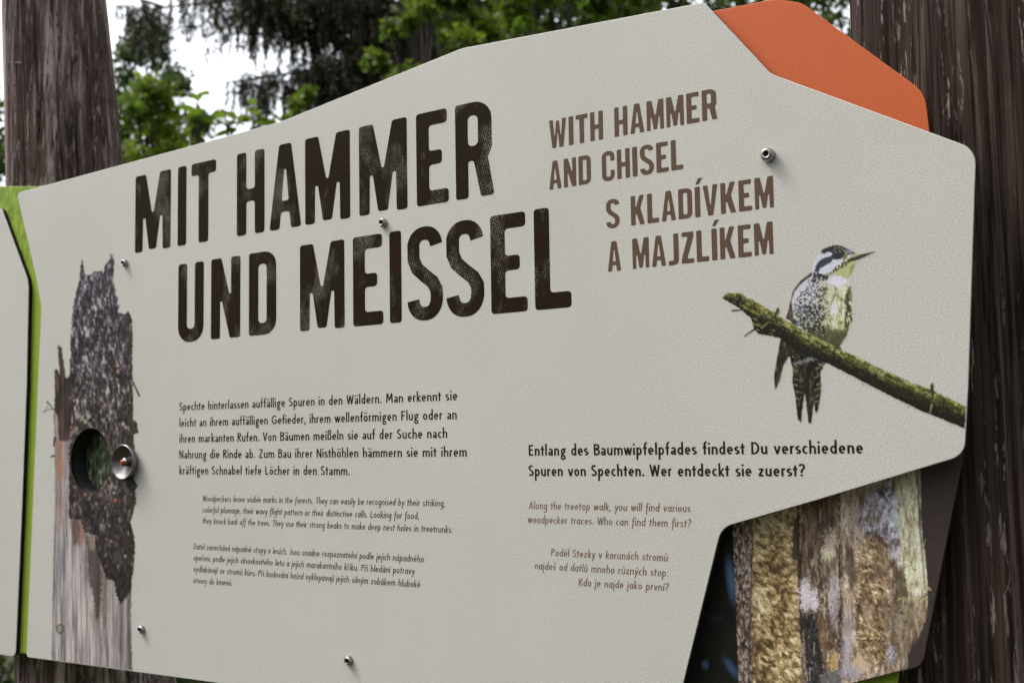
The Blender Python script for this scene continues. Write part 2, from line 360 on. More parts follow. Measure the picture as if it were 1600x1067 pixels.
# ---- text alphabet: humanist mono-line, cap height 1
XH = .655; SW = .135
def T_glyph(ch, it):
    s = SW / 2; x0 = s; top = 1 - s; xt = XH - s; asc = 1.09; L = lambda *p: list(p); o = []
    bw = .40; cx = bw / 2 + s * 0; rx = (bw - SW) / 2 + .02; rc = s + rx                  # bowl
    yc = XH / 2; ry = XH / 2 - s
    def bowl(c=rc): return arc(c, yc, rx, ry, 0, 360, 20)
    xr = rc + rx
    if ch == ' ': return [], .24
    if ch in 'aä' and False: pass
    if ch == 'a':
        if it: return [bowl(), L((xr, XH), (xr, 0))], xr + s
        r = .13; return [arc(s + r, xt - r, r, r * .95, 150, 0, 9) + [(s + 2 * r, 0)], arc(s + r, .185, r, .185 - s + .0, 0, 360, 14)], s + 2 * r + s
    if ch == 'b': return [bowl(), L((s, asc), (s, 0))], xr + s
    if ch == 'd': return [bowl(), L((xr, asc), (xr, 0))], xr + s
    if ch == 'p': return [bowl(), L((s, XH), (s, -.42))], xr + s
    if ch == 'q': return [bowl(), L((xr, XH), (xr, -.42))], xr + s
    if ch == 'o': return [bowl()], xr + s
    if ch == 'c': return [arc(rc, yc, rx, ry, 50, 310, 16)], xr + s - .08
    if ch == 'e': return [arc(rc, yc, rx, ry, 0, 312, 18), L((s, yc), (xr + s * .9, yc))], xr + s
    if ch == 'g':
        if it: return [bowl(), L((xr, XH), (xr, -.22)), arc(rc, -.22, rx, .16, 0, -150, 9)], xr + s
        return [arc(rc, .39, .125, .17, 0, 360, 14), arc(rc, -.16, .15, .165, 0, 360, 14), L((rc - .08, .24), (rc - .10, .12), (rc - .02, .04)), L((rc + .06, XH - s), (xr + .10, XH - s * .7))], xr + s
    if ch in 'hn': return [L((s, asc if ch == 'h' else XH), (s, 0)), arc(rc, xt - .15, rx, .15, 180, 0, 10) + [(xr, 0)]], xr + s
    if ch == 'm':
        r = .14; return [L((s, XH), (s, 0)), arc(s + r, xt - .14, r, .14, 180, 0, 8) + [(s + 2 * r, 0)], arc(s + 3 * r, xt - .14, r, .14, 180, 0, 8) + [(s + 4 * r, 0)]], 2 * s + 4 * r
    if ch == 'u': return [L((xr, XH), (xr, 0)), [(s, XH)] + arc(rc, s + .15, rx, .15, 180, 360, 10)], xr + s
    if ch == 'r': return [L((s, XH), (s, 0)), arc(s + .16, xt - .13, .16, .13, 180, 75, 6)], .27
    if ch in 'iıj':
        st = [L((s, XH), (s, 0))] if ch != 'j' else [[(s, XH), (s, -.28)] + [(s - .03, -.36), (s - .10, -.38)]]
        if ch != 'ı': st.append('dot')
        return st, SW
    if ch == 'l': return [L((s, asc), (s, 0))], SW
    if ch == 't': return [L((s + .06, .88), (s + .06, 0)), L((-.03, XH - s * .9), (.29, XH - s * .9))], .27
    if ch == 'f':
        lo = -.40 if it else 0
        return [[(s + .06, lo), (s + .06, .84)] + arc(s + .20, .86, .14, 1.12 - s - .86, 175, 80, 6), L((-.02, XH - s * .9), (.28, XH - s * .9))], .27
    if ch == 'k': return [L((s, asc), (s, 0)), L((s, .24), (.36, XH)), L((.14, .33), (.38, 0))], .39
    if ch == 's':
        c = arc(.17, xt - .125, .115, .125, 40, 180, 7) + [(.10, .36), (.2, .30)] + arc(.165, s + .125, .125, .125, 20, -140, 8)
        return [c], .33
    if ch in 'vy':
        st = [L((.03, XH), (.2, 0 if ch == 'v' else .02)), L((.37, XH), (.2, 0) if ch == 'v' else (.10, -.42))]
        return st, .40
    if ch == 'w': return [L((.03, XH), (.17, 0)), L((.17, 0), (.30, XH)), L((.30, XH), (.43, 0)), L((.43, 0), (.57, XH))], .60
    if ch == 'x': return [L((.03, XH), (.36, 0)), L((.36, XH), (.03, 0))], .38
    if ch == 'z': return [L((.02, xt), (.34, xt)), L((.33, xt), (.05, s)), L((.03, s), (.36, s))], .38
    if ch == 'ß': return [[(s, 0), (s, .85)] + arc(s + .14, .88, .14, 1.12 - s - .88, 180, 0, 8) + [(s + .26, .76), (s + .16, .62)], arc(s + .15, s + .24, .17, .24, 80, -110, 10)], .42
    if ch == '.': return ['pt'], .15
    if ch == ',': return [L((.10, .13), (.03, -.16))], .15
    if ch == '?': return [arc(.2, top - .17, .16, .19, 160, -60, 10) + [(.18, .42), (.18, .27)], ('ptat', .18)], .40
    C = .56; c = C / 2
    if ch == 'S':
        return [arc(.22, top - .2, .16, .2, 35, 180, 8) + [(.09, .62), (.2, .52), (.32, .40)] + arc(.2, s + .22, .175, .22, 20, -150, 10)], .44
    if ch == 'W': return [L((.03, 1), (.2, 0)), L((.2, 0), (.37, .95)), L((.37, .95), (.54, 0)), L((.54, 0), (.71, 1))], .74
    if ch == 'M': return [L((.06, 0), (.13, 1)), L((.13, 1), (.35, .25)), L((.35, .25), (.57, 1)), L((.57, 1), (.64, 0))], .70
    if ch == 'N': return [L((s, 0), (s, 1)), L((s, .97), (.47, .03)), L((.47, 0), (.47, 1))], .54
    if ch == 'G': return [arc(.34, .5, .27, .5 - s, 45, 330, 18), L((.36, .46), (.6, .46)), L((.58, .46), (.58, .15))], .66
    if ch in 'RPB':
        st = [L((s, 0), (s, 1)), [(s, top), (.2, top)] + arc(.24, .76, .16, .24 - s, 90, -90, 9) + [(s, .52)]]
        if ch == 'R': st.append(L((.2, .52), (.42, 0)))
        if ch == 'B': st.append([(.2, .52)] + arc(.24, .295, .19, .295 - s + .0, 90, -90, 9) + [(s, s)])
        return st, .46
    if ch == 'V': return [L((.03, 1), (.25, 0)), L((.47, 1), (.25, 0))], .50
    if ch == 'Z': return [L((.03, top), (.43, top)), L((.42, top), (.05, s)), L((.03, s), (.46, s))], .48
    if ch in 'LEF':
        st = [L((s, 0), (s, 1))]
        if ch in 'LE': st.append(L((0, s), (.40, s)))
        if ch in 'EF': st += [L((0, top), (.40, top)), L((0, .52), (.35, .52))]
        return st, .42
    if ch == 'D': return [L((s, 0), (s, 1)), [(s, top), (.16, top)] + arc(.2, .5, .29, .5 - s, 90, -90, 14) + [(s, s)]], .56
    if ch == 'A': return [L((.03, 0), (.27, 1)), L((.27, 1), (.51, 0)), L((.11, .3), (.43, .3))], .54
    if ch == 'T': return [L((.22, 0), (.22, 1)), L((0, top), (.44, top))], .44
    if ch == 'J': return [[(.2, 1), (.2, .2)] + [(.17, .09), (.10, .06), (0, .08)]], .27
    if ch == 'K': return [L((s, 0), (s, 1)), L((s, .42), (.42, 1)), L((.17, .55), (.46, 0))], .48
    return [], .3
BASE = {'ä': ('a', 'uml'), 'ö': ('o', 'uml'), 'ü': ('u', 'uml'), 'á': ('a', 'ac'), 'í': ('ı', 'ac'), 'é': ('e', 'ac'), 'ý': ('y', 'ac'), 'ú': ('u', 'ac'),
        'ě': ('e', 'car'), 'š': ('s', 'car'), 'ř': ('r', 'car'), 'č': ('c', 'car'), 'ž': ('z', 'car'), 'ů': ('u', 'ring')}
_tc = {}
def T_mesh(ch, it, wt):
    global SW
    key = (ch, it, wt)
    if key in _tc: return _tc[key]
    SW = wt
    b, mk = BASE.get(ch, (ch, None)); st, W = T_glyph(b, it); polys = []
    dr = SW * .62
    for p in st:
        if p == 'dot': polys.append(arc(SW / 2, XH + .25, dr, dr, 0, 337, 12))
        elif p == 'pt': polys.append(arc(.075, dr, dr, dr, 0, 337, 12))
        elif isinstance(p, tuple) and p[0] == 'ptat': polys.append(arc(p[1], dr, dr, dr, 0, 337, 12))
        elif len(p) > 8 and np.hypot(p[0][0] - p[-1][0], p[0][1] - p[-1][1]) < 1e-6:
            n = len(p) // 2; polys.append(ribbon(p[:n + 1], SW)); polys.append(ribbon(p[n:], SW))
        else: polys.append(ribbon(p, SW))
    c = W / 2; hy = XH + .24
    if mk == 'uml': polys += [arc(c - .11, hy, dr * .9, dr * .9, 0, 337, 10), arc(c + .11, hy, dr * .9, dr * .9, 0, 337, 10)]
    if mk == 'ac': polys.append(ribbon([(c - .04, XH + .12), (c + .09, XH + .34)], SW * .85))
    if mk == 'car': polys += [ribbon([(c - .12, XH + .33), (c, XH + .16)], SW * .7), ribbon([(c, XH + .16), (c + .12, XH + .33)], SW * .7)]
    if mk == 'ring': polys += [ribbon(arc(c, hy, .085, .085, 0, 180, 8), .06), ribbon(arc(c, hy, .085, .085, 180, 360, 8), .06)]
    v, t = tri_union(polys) if polys else ([], [])
    _tc[key] = (v, t, W); return _tc[key]

class Sheet:
    """flat lettering lying on the panel face"""
    def __init__(s): s.v = []; s.f = []
    def add(s, v, t, ox, oz, ux, uz, kx, kz, sh=0.0):
        """unit glyph -> board: origin (ox,oz), baseline dir (ux,uz), x scale kx, y scale kz"""
        b = len(s.v); vx, vz = -uz, ux
        for x, y in v:
            X = x * kx + sh * y * kz; Y = y * kz
            s.v.append((ox + ux * X + vx * Y, oz + uz * X + vz * Y))
        for q in t: s.f.append([b + i for i in q])
    def build(s, name, mat, parent, y=-.0001, th=.0):
        fs = []
        for q in s.f:
            a = area([s.v[i] for i in q])
            if abs(a) < 1e-12: continue
            fs.append(q if a > 0 else q[::-1])
        o = link(name, mesh_py(name, [(a, y, b) for a, b in s.v], fs), mat); return o
def adopt_sub(o, par):
    o.parent = par; o.matrix_parent_inverse = Matrix.Identity(4); return o
def text_line(sh, text, p0, p1, cap_px, it=False, wt=.135, shear=0.0, track=.10):
    a = B(*p0); b = B(*p1); d = b - a; Ln = np.linalg.norm(d); ux, uz = d / Ln
    cap = np.linalg.norm(B(p0[0], p0[1]) - B(p0[0], p0[1] - cap_px))
    x = 0; lay = []; prev = ''
    for ch in text:
        v, t, W = T_mesh(ch, it, wt); lay.append((x, v, t)); x += W + track + (0 if ch != ' ' else 0.02)
    tot = x - track; kx = Ln / tot
    for gx, v, t in lay: sh.add(v, t, a[0] + ux * gx * kx, a[1] + uz * gx * kx, ux, uz, kx, cap, shear)
def head_letters(sh, letters, base, top):
    """letters: (char, x_left, x_right) at the baseline; base/top: functions px x -> px y"""
    for ch, xl, xr in letters:
        a = B(xl, base(xl)); b = B(xr, base(xr)); d = b - a; Ln = np.linalg.norm(d); ux, uz = d / Ln
        xm = (xl + xr) / 2; h = np.linalg.norm(B(xm, base(xm)) - B(xm, top(xm)))
        v, t, W = H_mesh(ch); sh.add(v, t, a[0], a[1], ux, uz, Ln / W, h)
def spaced(text, x0, x1, gap=.075, space=.20):
    ws = [H_mesh(c)[2] if c != ' ' else space for c in text]
    x = 0; pos = []
    for c, wd in zip(text, ws):
        pos.append((c, x, x + wd)); x += wd + gap
    tot = x - gap
    # equal steps on the board, converted to picture x along the baseline
    return pos, tot
def sub_line(sh, text, p0, p1, t0, t1):
    a = B(*p0); b = B(*p1); d = b - a; Ln = np.linalg.norm(d); ux, uz = d / Ln
    h = .5 * (np.linalg.norm(a - B(*t0)) + np.linalg.norm(b - B(*t1)))
    pos, tot = spaced(text, 0, 1); k = Ln / tot
    for c, xa, xb in pos:
        if c == ' ': continue
        v, t, W = H_mesh(c); sh.add(v, t, a[0] + ux * xa * k, a[1] + uz * xa * k, ux, uz, k, h)

def lettering(name, mat, label):
    o = adopt_sub(sh.build(name, mat, panel), panel); o['label'] = label
line = lambda x0, y0, x1, y1: (lambda x: y0 + (y1 - y0) * (x - x0) / (x1 - x0))
sh = Sheet()
head_letters(sh, [('M', 210.8, 266.5), ('I', 277.3, 291), ('T', 298.5, 337.5), ('H', 370, 413.5), ('A', 421, 471), ('M', 477, 547.6), ('M', 561.6, 637), ('E', 651.5, 701.5), ('R', 712.8, 773)],
             line(211, 396, 715, 313.2), line(211, 276.8, 698, 169))
head_letters(sh, [('U', 278, 318), ('N', 329.5, 375.5), ('D', 388.8, 431.8), ('M', 468.8, 538.8), ('E', 552, 599.3), ('I', 609.3, 628), ('S', 637, 692.6), ('S', 698, 757.2), ('E', 768, 824.9), ('L', 836.5, 893.4)],
             line(285, 534.6, 837, 485), line(277, 414.2, 834, 327.8))
adopt_sub(sh.build('headline_lettering', ink_head, panel), panel)
sh = Sheet()
sub_line(sh, 'WITH HAMMER', (858.5, 233.2), (1121.3, 186), (854.8, 189.5), (1117, 138.6))
sub_line(sh, 'AND CHISEL', (858.2, 297.3), (1067.8, 264.5), (857.5, 253), (1064, 217.3))
lettering('subtitle_lettering', ink_sub, 'brown English subtitle lettering'); sh = Sheet()
sub_line(sh, 'S KLADÍVKEM', (947.5, 358), (1209.5, 324.3), (947, 311.8), (1209.5, 275.5))
sub_line(sh, 'A MAJZLÍKEM', (949.8, 425.2), (1209, 397), (949.5, 377.2), (1207, 347))
lettering('subtitle_lettering', ink_sub, 'brown Czech subtitle lettering')
sh = Sheet()
for t, a, b in [('Spechte hinterlassen auffällige Spuren in den Wäldern. Man erkennt sie', (280.3, 641.6), (714.7, 625.2)),
                ('leicht an ihrem auffälligen Gefieder, ihrem wellenförmigen Flug oder an', (280.3, 666.8), (713.8, 654.6)),
                ('ihren markanten Rufen. Von Bäumen meißeln sie auf der Suche nach', (280.3, 691.4), (699, 684)),
                ('Nahrung die Rinde ab. Zum Bau ihrer Nisthöhlen hämmern sie mit ihrem', (280.3, 716.2), (729.7, 713.2)),
                ('kräftigen Schnabel tiefe Löcher in den Stamm.', (280.3, 741), (546.6, 742.2))]:
    text_line(sh, t, a, b, 12.9, wt=.14)
lettering('paragraph_lettering', ink_body, 'black five line German paragraph'); sh = Sheet()
for t, a, b in [('Entlang des Baumwipfelpfades findest Du verschiedene', (826.3, 711.8), (1349, 708.4)),
                ('Spuren von Spechten. Wer entdeckt sie zuerst?', (826.3, 743.6), (1258, 744.2))]:
    text_line(sh, t, a, b, 17, wt=.15)
lettering('paragraph_lettering', ink_body, 'larger black two line German question')
sh = Sheet()
for t, a, b in [('Woodpeckers leave visible marks in the forests. They can easily be recognised by their striking,', (316.3, 783), (695, 791)),
                ('colorful plumage, their wavy flight pattern or their distinctive calls. Looking for food,', (316.3, 800.3), (654.4, 810.8)),
                ('they knock bark off the trees. They use their strong beaks to make deep nest holes in treetrunks.', (316.3, 817.6), (706.9, 832.4))]:
    text_line(sh, t, a, b, 9.3, it=True, wt=.125, shear=.16)
lettering('paragraph_lettering', ink_it, 'small dark brown slanted English paragraph'); sh = Sheet()
for t, a, b in [
                ('Datel zanechává nápadné stopy v lesích. Jsou snadno rozpoznatelní podle jejich nápadného', (302.2, 857.7), (661.9, 878.3)),
                ('opeření, podle jejich vlnovkovitého letu a jejich marakantního křiku. Při hledání potravy', (302.2, 875.2), (647.5, 897)),
                ('vydlabávají ze stromů kůru. Při budování hnízd vyklepávají jejich silným zobákem hluboké', (302.2, 892.8), (656.3, 917.6)),
                ('otvory do kmenů.', (302.2, 910.6), (362.5, 914.8))]:
    text_line(sh, t, a, b, 9.3, it=True, wt=.125, shear=.16)
lettering('paragraph_lettering', ink_it, 'small dark brown slanted Czech paragraph')
sh = Sheet()
for t, a, b in [('Along the treetop walk, you will find various', (826.3, 795), (1078.6, 799.8)),
                ('woodpecker traces. Who can find them first?', (824.4, 816.6), (1079.4, 823.6))]:
    text_line(sh, t, a, b, 11.6, it=True, wt=.125, shear=.14)
lettering('paragraph_lettering', ink_it2, 'pale brown slanted English question'); sh = Sheet()
for t, a, b in [
                ('Podél Stezky v korunách stromů', (860.8, 868.3), (1043, 876.6)),
                ('najdeš od datlů mnoho různých stop.', (835.6, 888.6), (1043.8, 900.6)),
                ('Kdo je najde jako první?', (903.9, 914.6), (1044.5, 923))]:
    text_line(sh, t, a, b, 11.6, it=True, wt=.125, shear=.14)
lettering('paragraph_lettering', ink_it2, 'pale brown slanted Czech question')

# ---------------------------------------------------------------- printed pictures: painted per vertex on a fine grid
def vnoise(x, y, seed=0):
    r = np.random.default_rng(seed).random((257, 257))
    xi = np.floor(x).astype(int); yi = np.floor(y).astype(int); fx = x - xi; fy = y - yi
    fx = fx * fx * (3 - 2 * fx); fy = fy * fy * (3 - 2 * fy); a = xi % 256; b = yi % 256
    return (r[b, a] * (1 - fx) + r[b, a + 1] * fx) * (1 - fy) + (r[b + 1, a] * (1 - fx) + r[b + 1, a + 1] * fx) * fy
def fbm(x, y, seed=0, o=4, g=.55):
    s = 0; t = 0; a = 1
    for i in range(o): s = s + a * vnoise(x + 17.3 * i, y + 9.1 * i, seed + i); t += a; a *= g; x = x * 2.03; y = y * 2.03
    return s / t
def worley(x, y, seed=0):
    r = np.random.default_rng(seed).random((64, 64, 2)); xi = np.floor(x).astype(int); yi = np.floor(y).astype(int)
    d1 = np.full(x.shape, 9.0); d2 = d1.copy()
    for i in (-1, 0, 1):
        for j in (-1, 0, 1):
            a = xi + i; b = yi + j; q = r[b % 64, a % 64]; d = np.hypot(a + q[..., 0] - x, b + q[..., 1] - y)
            d2 = np.minimum(d2, np.maximum(d, d1)); d1 = np.minimum(d1, d)
    return d1, d2
def sstep(a, b, x): t = np.clip((x - a) / (b - a), 0, 1); return t * t * (3 - 2 * t)
def inside(poly, X, Y):
    m = np.zeros(X.shape, bool); n = len(poly)
    for i in range(n):
        x0, y0 = poly[i]; x1, y1 = poly[(i + 1) % n]
        if y0 == y1: continue
        c = ((y0 > Y) != (y1 > Y)) & (X < (x1 - x0) * (Y - y0) / (y1 - y0) + x0); m ^= c
    return m
def segd(X, Y, a, b):
    ax, ay = a; bx, by = b; t = np.clip(((X - ax) * (bx - ax) + (Y - ay) * (by - ay)) / ((bx - ax) ** 2 + (by - ay) ** 2 + 1e-9), 0, 1)
    return np.hypot(X - ax - t * (bx - ax), Y - ay - t * (by - ay)), t
class Art:
    def __init__(s, x0, y0, x1, y1, st):
        s.X, s.Y = np.meshgrid(np.arange(x0, x1 + st, st), np.arange(y0, y1 + st, st))
        s.C = np.zeros(s.X.shape + (3,)) + np.array(PANEL); s.A = np.zeros(s.X.shape)
        s.jx = fbm(s.X / 3.0, s.Y / 3.0, 90) - .5; s.jy = fbm(s.X / 3.0, s.Y / 3.0, 95) - .5
    def m(s, poly, jit=0.0): return inside(poly, s.X + s.jx * jit, s.Y + s.jy * jit).astype(float)
    def soft(s, poly, jit, blur):
        r = 0
        for dx, dy in ((0, 0), (blur, 0), (-blur, 0), (0, blur), (0, -blur), (.7 * blur, .7 * blur), (-.7 * blur, -.7 * blur), (.7 * blur, -.7 * blur), (-.7 * blur, .7 * blur)):
            r = r + inside(poly, s.X + s.jx * jit + dx, s.Y + s.jy * jit + dy)
        return r / 9.0
    def put(s, k, col, alpha=True):
        c = np.array(col, float)
        if c.ndim == 1: c = np.array([c[i] for i in range(3)])
        s.C = s.C * (1 - k[..., None]) + c * k[..., None]
        if alpha: s.A = np.maximum(s.A, k)
    def stroke(s, a, b, w0, w1, col, op=1.0, alpha=True):
        x0, x1 = min(a[0], b[0]) - w0 - w1 - 2, max(a[0], b[0]) + w0 + w1 + 2; y0, y1 = min(a[1], b[1]) - w0 - w1 - 2, max(a[1], b[1]) + w0 + w1 + 2
        j0, j1 = np.searchsorted(s.X[0], [x0, x1]); i0, i1 = np.searchsorted(s.Y[:, 0], [y0, y1])
        if j1 <= j0 or i1 <= i0: return
        d, t = segd(s.X[i0:i1, j0:j1], s.Y[i0:i1, j0:j1], a, b); wd = w0 + (w1 - w0) * t
        k = op * sstep(wd * .5 + .6, wd * .5 - .4, d)
        s.C[i0:i1, j0:j1] = s.C[i0:i1, j0:j1] * (1 - k[..., None]) + np.array(col) * k[..., None]
        if alpha: s.A[i0:i1, j0:j1] = np.maximum(s.A[i0:i1, j0:j1], k)
    def blend(s, stops, v):
        """v in 0..1 -> colour through sRGB stops"""
        xs = [a for a, _ in stops]; return np.stack([np.interp(v, xs, [lin(c)[i] for _, c in stops]) for i in range(3)], -1)
    def build(s, name, mat, parent, y, clip=None, keep_all=False, circle=None):
        h, wd = s.X.shape; pts = PA(s.X.ravel(), s.Y.ravel(), y)
        q = np.arange(h * wd).reshape(h, wd); f = np.stack([q[:-1, :-1], q[1:, :-1], q[1:, 1:], q[:-1, 1:]], -1).reshape(-1, 4)
        ok = np.ones(len(f), bool)
        if not keep_all: ok &= (s.A.ravel()[f] > .01).any(1)
        if clip is not None:
            inn = inside(clip, pts[:, 0], pts[:, 2]); ok &= inn[f].all(1)
        if circle is not None:
            c, r = circle; dx = pts[:, 0] - c[0]; dz = pts[:, 2] - c[1]; d = np.hypot(dx, dz); ins = d < r
            ok &= ~(ins[f].all(1)); pts = pts.copy(); kk = ins & (d > r * .8); pts[kk, 0] = c[0] + dx[kk] / d[kk] * r; pts[kk, 2] = c[1] + dz[kk] / d[kk] * r
        f = f[ok]; used = np.unique(f); re = np.zeros(h * wd, int); re[used] = np.arange(len(used))
        me = mesh_np(name, pts[used], re[f])
        at = me.color_attributes.new('Print', 'FLOAT_COLOR', 'POINT')
        rgba = np.concatenate([s.C.reshape(-1, 3), s.A.reshape(-1, 1)], 1)[used].astype(np.float32)
        at.data.foreach_set('color', rgba.ravel())
        return link(name, me, mat)

# --- the broken tree trunk picture
def tree_picture():
    a = Art(60, 392, 224, 1064, 1.2); X, Y = a.X, a.Y
    k5 = lambda x, y: (60 + x / 5.928, 380 + y / 5.928)
    top = [k5(*p) for p in [(383, 330), (386, 230), (398, 148), (408, 155), (430, 282), (450, 292), (485, 285), (520, 262), (560, 262), (585, 250), (602, 285), (615, 200), (630, 185), (650, 170), (665, 110), (678, 93), (695, 112), (702, 180), (692, 330), (702, 400), (715, 450), (722, 500), (750, 512), (745, 600), (738, 640), (800, 658), (832, 628), (850, 660), (870, 720), (866, 790), (875, 880)]]
    right = [(206.6, 560), (207.5, 600), (208.7, 655), (214, 660), (216.5, 676), (209, 679), (210, 699), (209, 750), (215.5, 758), (211, 769), (212, 785), (207, 807), (203, 815), (208.5, 831), (211.5, 852), (210, 879), (206, 904), (204.5, 955), (206.8, 1064)]
    left = [(80.3, 1064), (80.7, 1033), (83.4, 874), (86, 780), (85.4, 686), (83.2, 648), (85.4, 640), (85.4, 576), (90.5, 577), (92, 585), (93, 586), (90, 538), (96, 543), (99, 562), (103, 591), (108.6, 588), (109, 560)]
    up = [k5(300, 1067), k5(297, 860), k5(310, 700), k5(328, 545), k5(345, 470), k5(370, 370)]
    out = top + right + left + up
    k = a.soft(out, 3.0, .5)
    # bare wood
    g = fbm(X / 1.8, Y / 60, 3, 4, .6); g2 = fbm(X / 9, Y / 90, 5, 3); wood = a.blend([(0, (96, 88, 84)), (.4, (136, 127, 127)), (.6, (158, 149, 150)), (.8, (182, 174, 172)), (1, (200, 190, 178))], np.clip((g - .5) * 1.3 + (g2 - .5) * .9 + .56, 0, 1))
    edge = sstep(206, 186, X) * .5 + .5; wood *= (1 - .55 * sstep(188, 206, X) * sstep(900, 930, Y))[..., None] * (1 - .5 * sstep(90, 81, X))[..., None]
    a.put(k, wood)
    pk = sstep(.45, .7, fbm(X / 4, Y / 22, 8)) * sstep(108, 100, X) * sstep(640, 680, Y) * sstep(840, 790, Y)
    a.put(k * pk * .7, lin(176, 118, 84))
    a.put(k * a.soft([(110, 810), (125, 810), (124, 850), (114, 852)], 7, 3) * .8, lin(74, 55, 44))
    a.put(k * a.soft([(124, 808), (133, 830), (130, 850), (124, 846)], 7, 2.5) * .55, lin(160, 84, 52))
    a.put(k * a.soft([(134, 838), (146, 834), (155, 862), (160, 905), (156, 962), (150, 972), (146, 930), (138, 905)], 7, 2.2) * .85, lin(58, 42, 35))
    a.put(k * a.soft([(138, 838), (150, 838), (148, 860), (140, 858)], 5, 2) * .5, lin(168, 148, 128))
    for sx, y0, y1, cc in ((147, 940, 978, (176, 130, 60)), (161, 880, 1050, (160, 126, 80)), (171, 905, 960, (164, 122, 70)), (98, 860, 1040, (110, 100, 108)), (112, 850, 1000, (108, 98, 104)), (126, 880, 1050, (118, 106, 104)), (181, 930, 1060, (118, 104, 96)), (104, 840, 940, (176, 168, 178))):
        a.stroke((sx, y0), (sx + 1.5, y1), 1.5, 1, lin(*cc), .55)
    kd, _ = worley(X / 9, Y / 11, 4)
    d = np.hypot((X - 94.5), (Y - 982) * .8); a.put(k * sstep(2.2, 1.2, abs(d - 5)) * .8, lin(92, 82, 76)); a.put(k * sstep(2.4, 1, d) * .7, lin(100, 88, 78))
    # dark splintered piece at the left
    sp = [(85, 574), (91, 577), (93, 586), (90, 537), (97, 543), (103, 591), (112, 585), (114, 640), (110, 690), (92, 688), (90, 650), (85, 640)]
    g = fbm(X / 2, Y / 30, 13, 3)
    a.put(k * a.soft(sp, 3, .6), a.blend([(0, (34, 26, 23)), (.5, (56, 43, 38)), (1, (92, 72, 66))], np.clip((g - .5) * 2 + .45, 0, 1)))
    # bark
    bark = top + right[:12] + [(211, 852), (210, 879), (206, 921), (199, 930), (188, 944), (180, 925), (177.6, 906.4), (164, 903.8), (161, 887.6), (150.7, 861), (148, 836), (132, 831), (126, 812), (107.6, 810), (107, 770), (108, 690), (112, 640), (108.6, 588)] + up
    kb = k * a.soft(bark, 5, .6)
    n1 = fbm(X / 2.5, Y / 6.5, 21, 4, .6); n2 = fbm(X / 7, Y / 18, 25, 3); d1, d2 = worley(X / 3.6, Y / 8.0, 3)
    d1 = sstep(.0, .5, d2 - d1)
    v = np.clip((n1 - .5) * 1.75 + (n2 - .5) * .9 + .38 + .12 * (d1 - .5), 0, 1); v = v * (1 - .35 * sstep(640, 900, Y)); v *= 1 - .28 * sstep(185, 208, X)
    cool = sstep(700, 480, Y)[..., None]
    cb = a.blend([(0, (26, 22, 20)), (.3, (58, 51, 51)), (.5, (84, 76, 84)), (.68, (124, 114, 130)), (.85, (168, 158, 170)), (1, (206, 198, 200))], v)
    cw = a.blend([(0, (28, 23, 20)), (.3, (56, 48, 44)), (.5, (80, 71, 69)), (.7, (118, 106, 104)), (.86, (158, 146, 142)), (1, (190, 178, 166))], v)
    a.put(kb, cb * cool + cw * (1 - cool))
    a.put(kb * sstep(.52, .66, fbm(X / 5, Y / 9, 31)) * sstep(175, 200, X) * sstep(480, 520, Y) * .45, lin(70, 54, 42))
    # sharp-edged darker bark step on the right shoulder, loose flakes, lichen
    a.put(kb * a.soft([(183, 492), (206, 486), (208, 540), (190, 536)], 5, 1.2) * .55, lin(52, 44, 38))
    for (lx, ly, lr) in ((155, 473, 4.5), (157, 479, 3), (148, 514, 2), (128, 654, 4), (138, 650, 4.5), (134, 658, 3.5), (118, 640, 2.5), (140, 578, 2.6), (136, 598, 2.8), (163, 588, 3), (197, 667, 2.5), (196, 868, 3), (174, 845, 2.5), (116, 625, 2.5), (178, 770, 2.6), (203, 628, 2)):
        d = np.hypot(X - lx + a.jx * 5, (Y - ly) * .75 + a.jy * 5); a.put(kb * sstep(lr, lr * .4, d) * .75, lin(168, 168, 146))
    for (lx, ly, lr, cc) in ((184, 571, 3, (196, 156, 104)), (184, 580, 3.2, (190, 130, 96)), (133, 772, 3, (186, 96, 84)), (180, 781, 3, (190, 104, 84)), (170, 787, 2, (170, 96, 80)), (166, 842, 2, (170, 100, 84)), (109, 622, 1.5, (188, 110, 70)), (111, 668, 2.5, (172, 92, 56))):
        d = np.hypot(X - lx, (Y - ly) * .8); a.put(k * sstep(lr, lr * .35, d) * .9, lin(*cc))
    d = np.hypot(X - 185.5, Y - 589); a.put(kb * sstep(4.5, 3, d), lin(22, 18, 15))
    r2 = np.random.default_rng(5)
    for i in range(190):
        x = r2.uniform(106, 206); y = r2.uniform(430, 900); kk = inside([(106, 585), (112, 480), (122, 430), (180, 430), (186, 490), (206, 500), (206, 900), (165, 900), (108, 800)], np.array([x]), np.array([y]))
        if kk[0]:
            dk = r2.random() < .5; ln = r2.uniform(3, 10)
            a.stroke((x, y), (x + r2.uniform(-1, 1), y + ln), 1.5, .8, lin(*((24, 19, 17) if dk else (176, 168, 178))), .6, False)
    # twigs and needles off the side
    a.stroke((208, 597), (217.5, 618), 2.2, 3, lin(62, 56, 44)); a.stroke((84, 640), (74, 628), 1, 2.4, lin(52, 66, 40)); a.stroke((84, 638), (66, 643), 1.4, .8, lin(84, 96, 62))
    a.stroke((75, 634), (68, 645), 1, .6, lin(70, 82, 54)); a.stroke((84, 712), (79, 714), 3.5, 1.5, lin(62, 80, 40)); a.stroke((86, 684), (84, 696), 3.5, 2.5, lin(54, 42, 36)); a.stroke((212, 770), (212.5, 790), 1.4, 1, lin(90, 100, 60))
    return a
ta = tree_picture()
tp = ta.build('tree_picture', mat_print, panel, -.0001, clip=[tuple(q) for q in inset(ccw(main_out), .0008)], circle=(HC, HR - .0006)); adopt_sub(tp, panel)

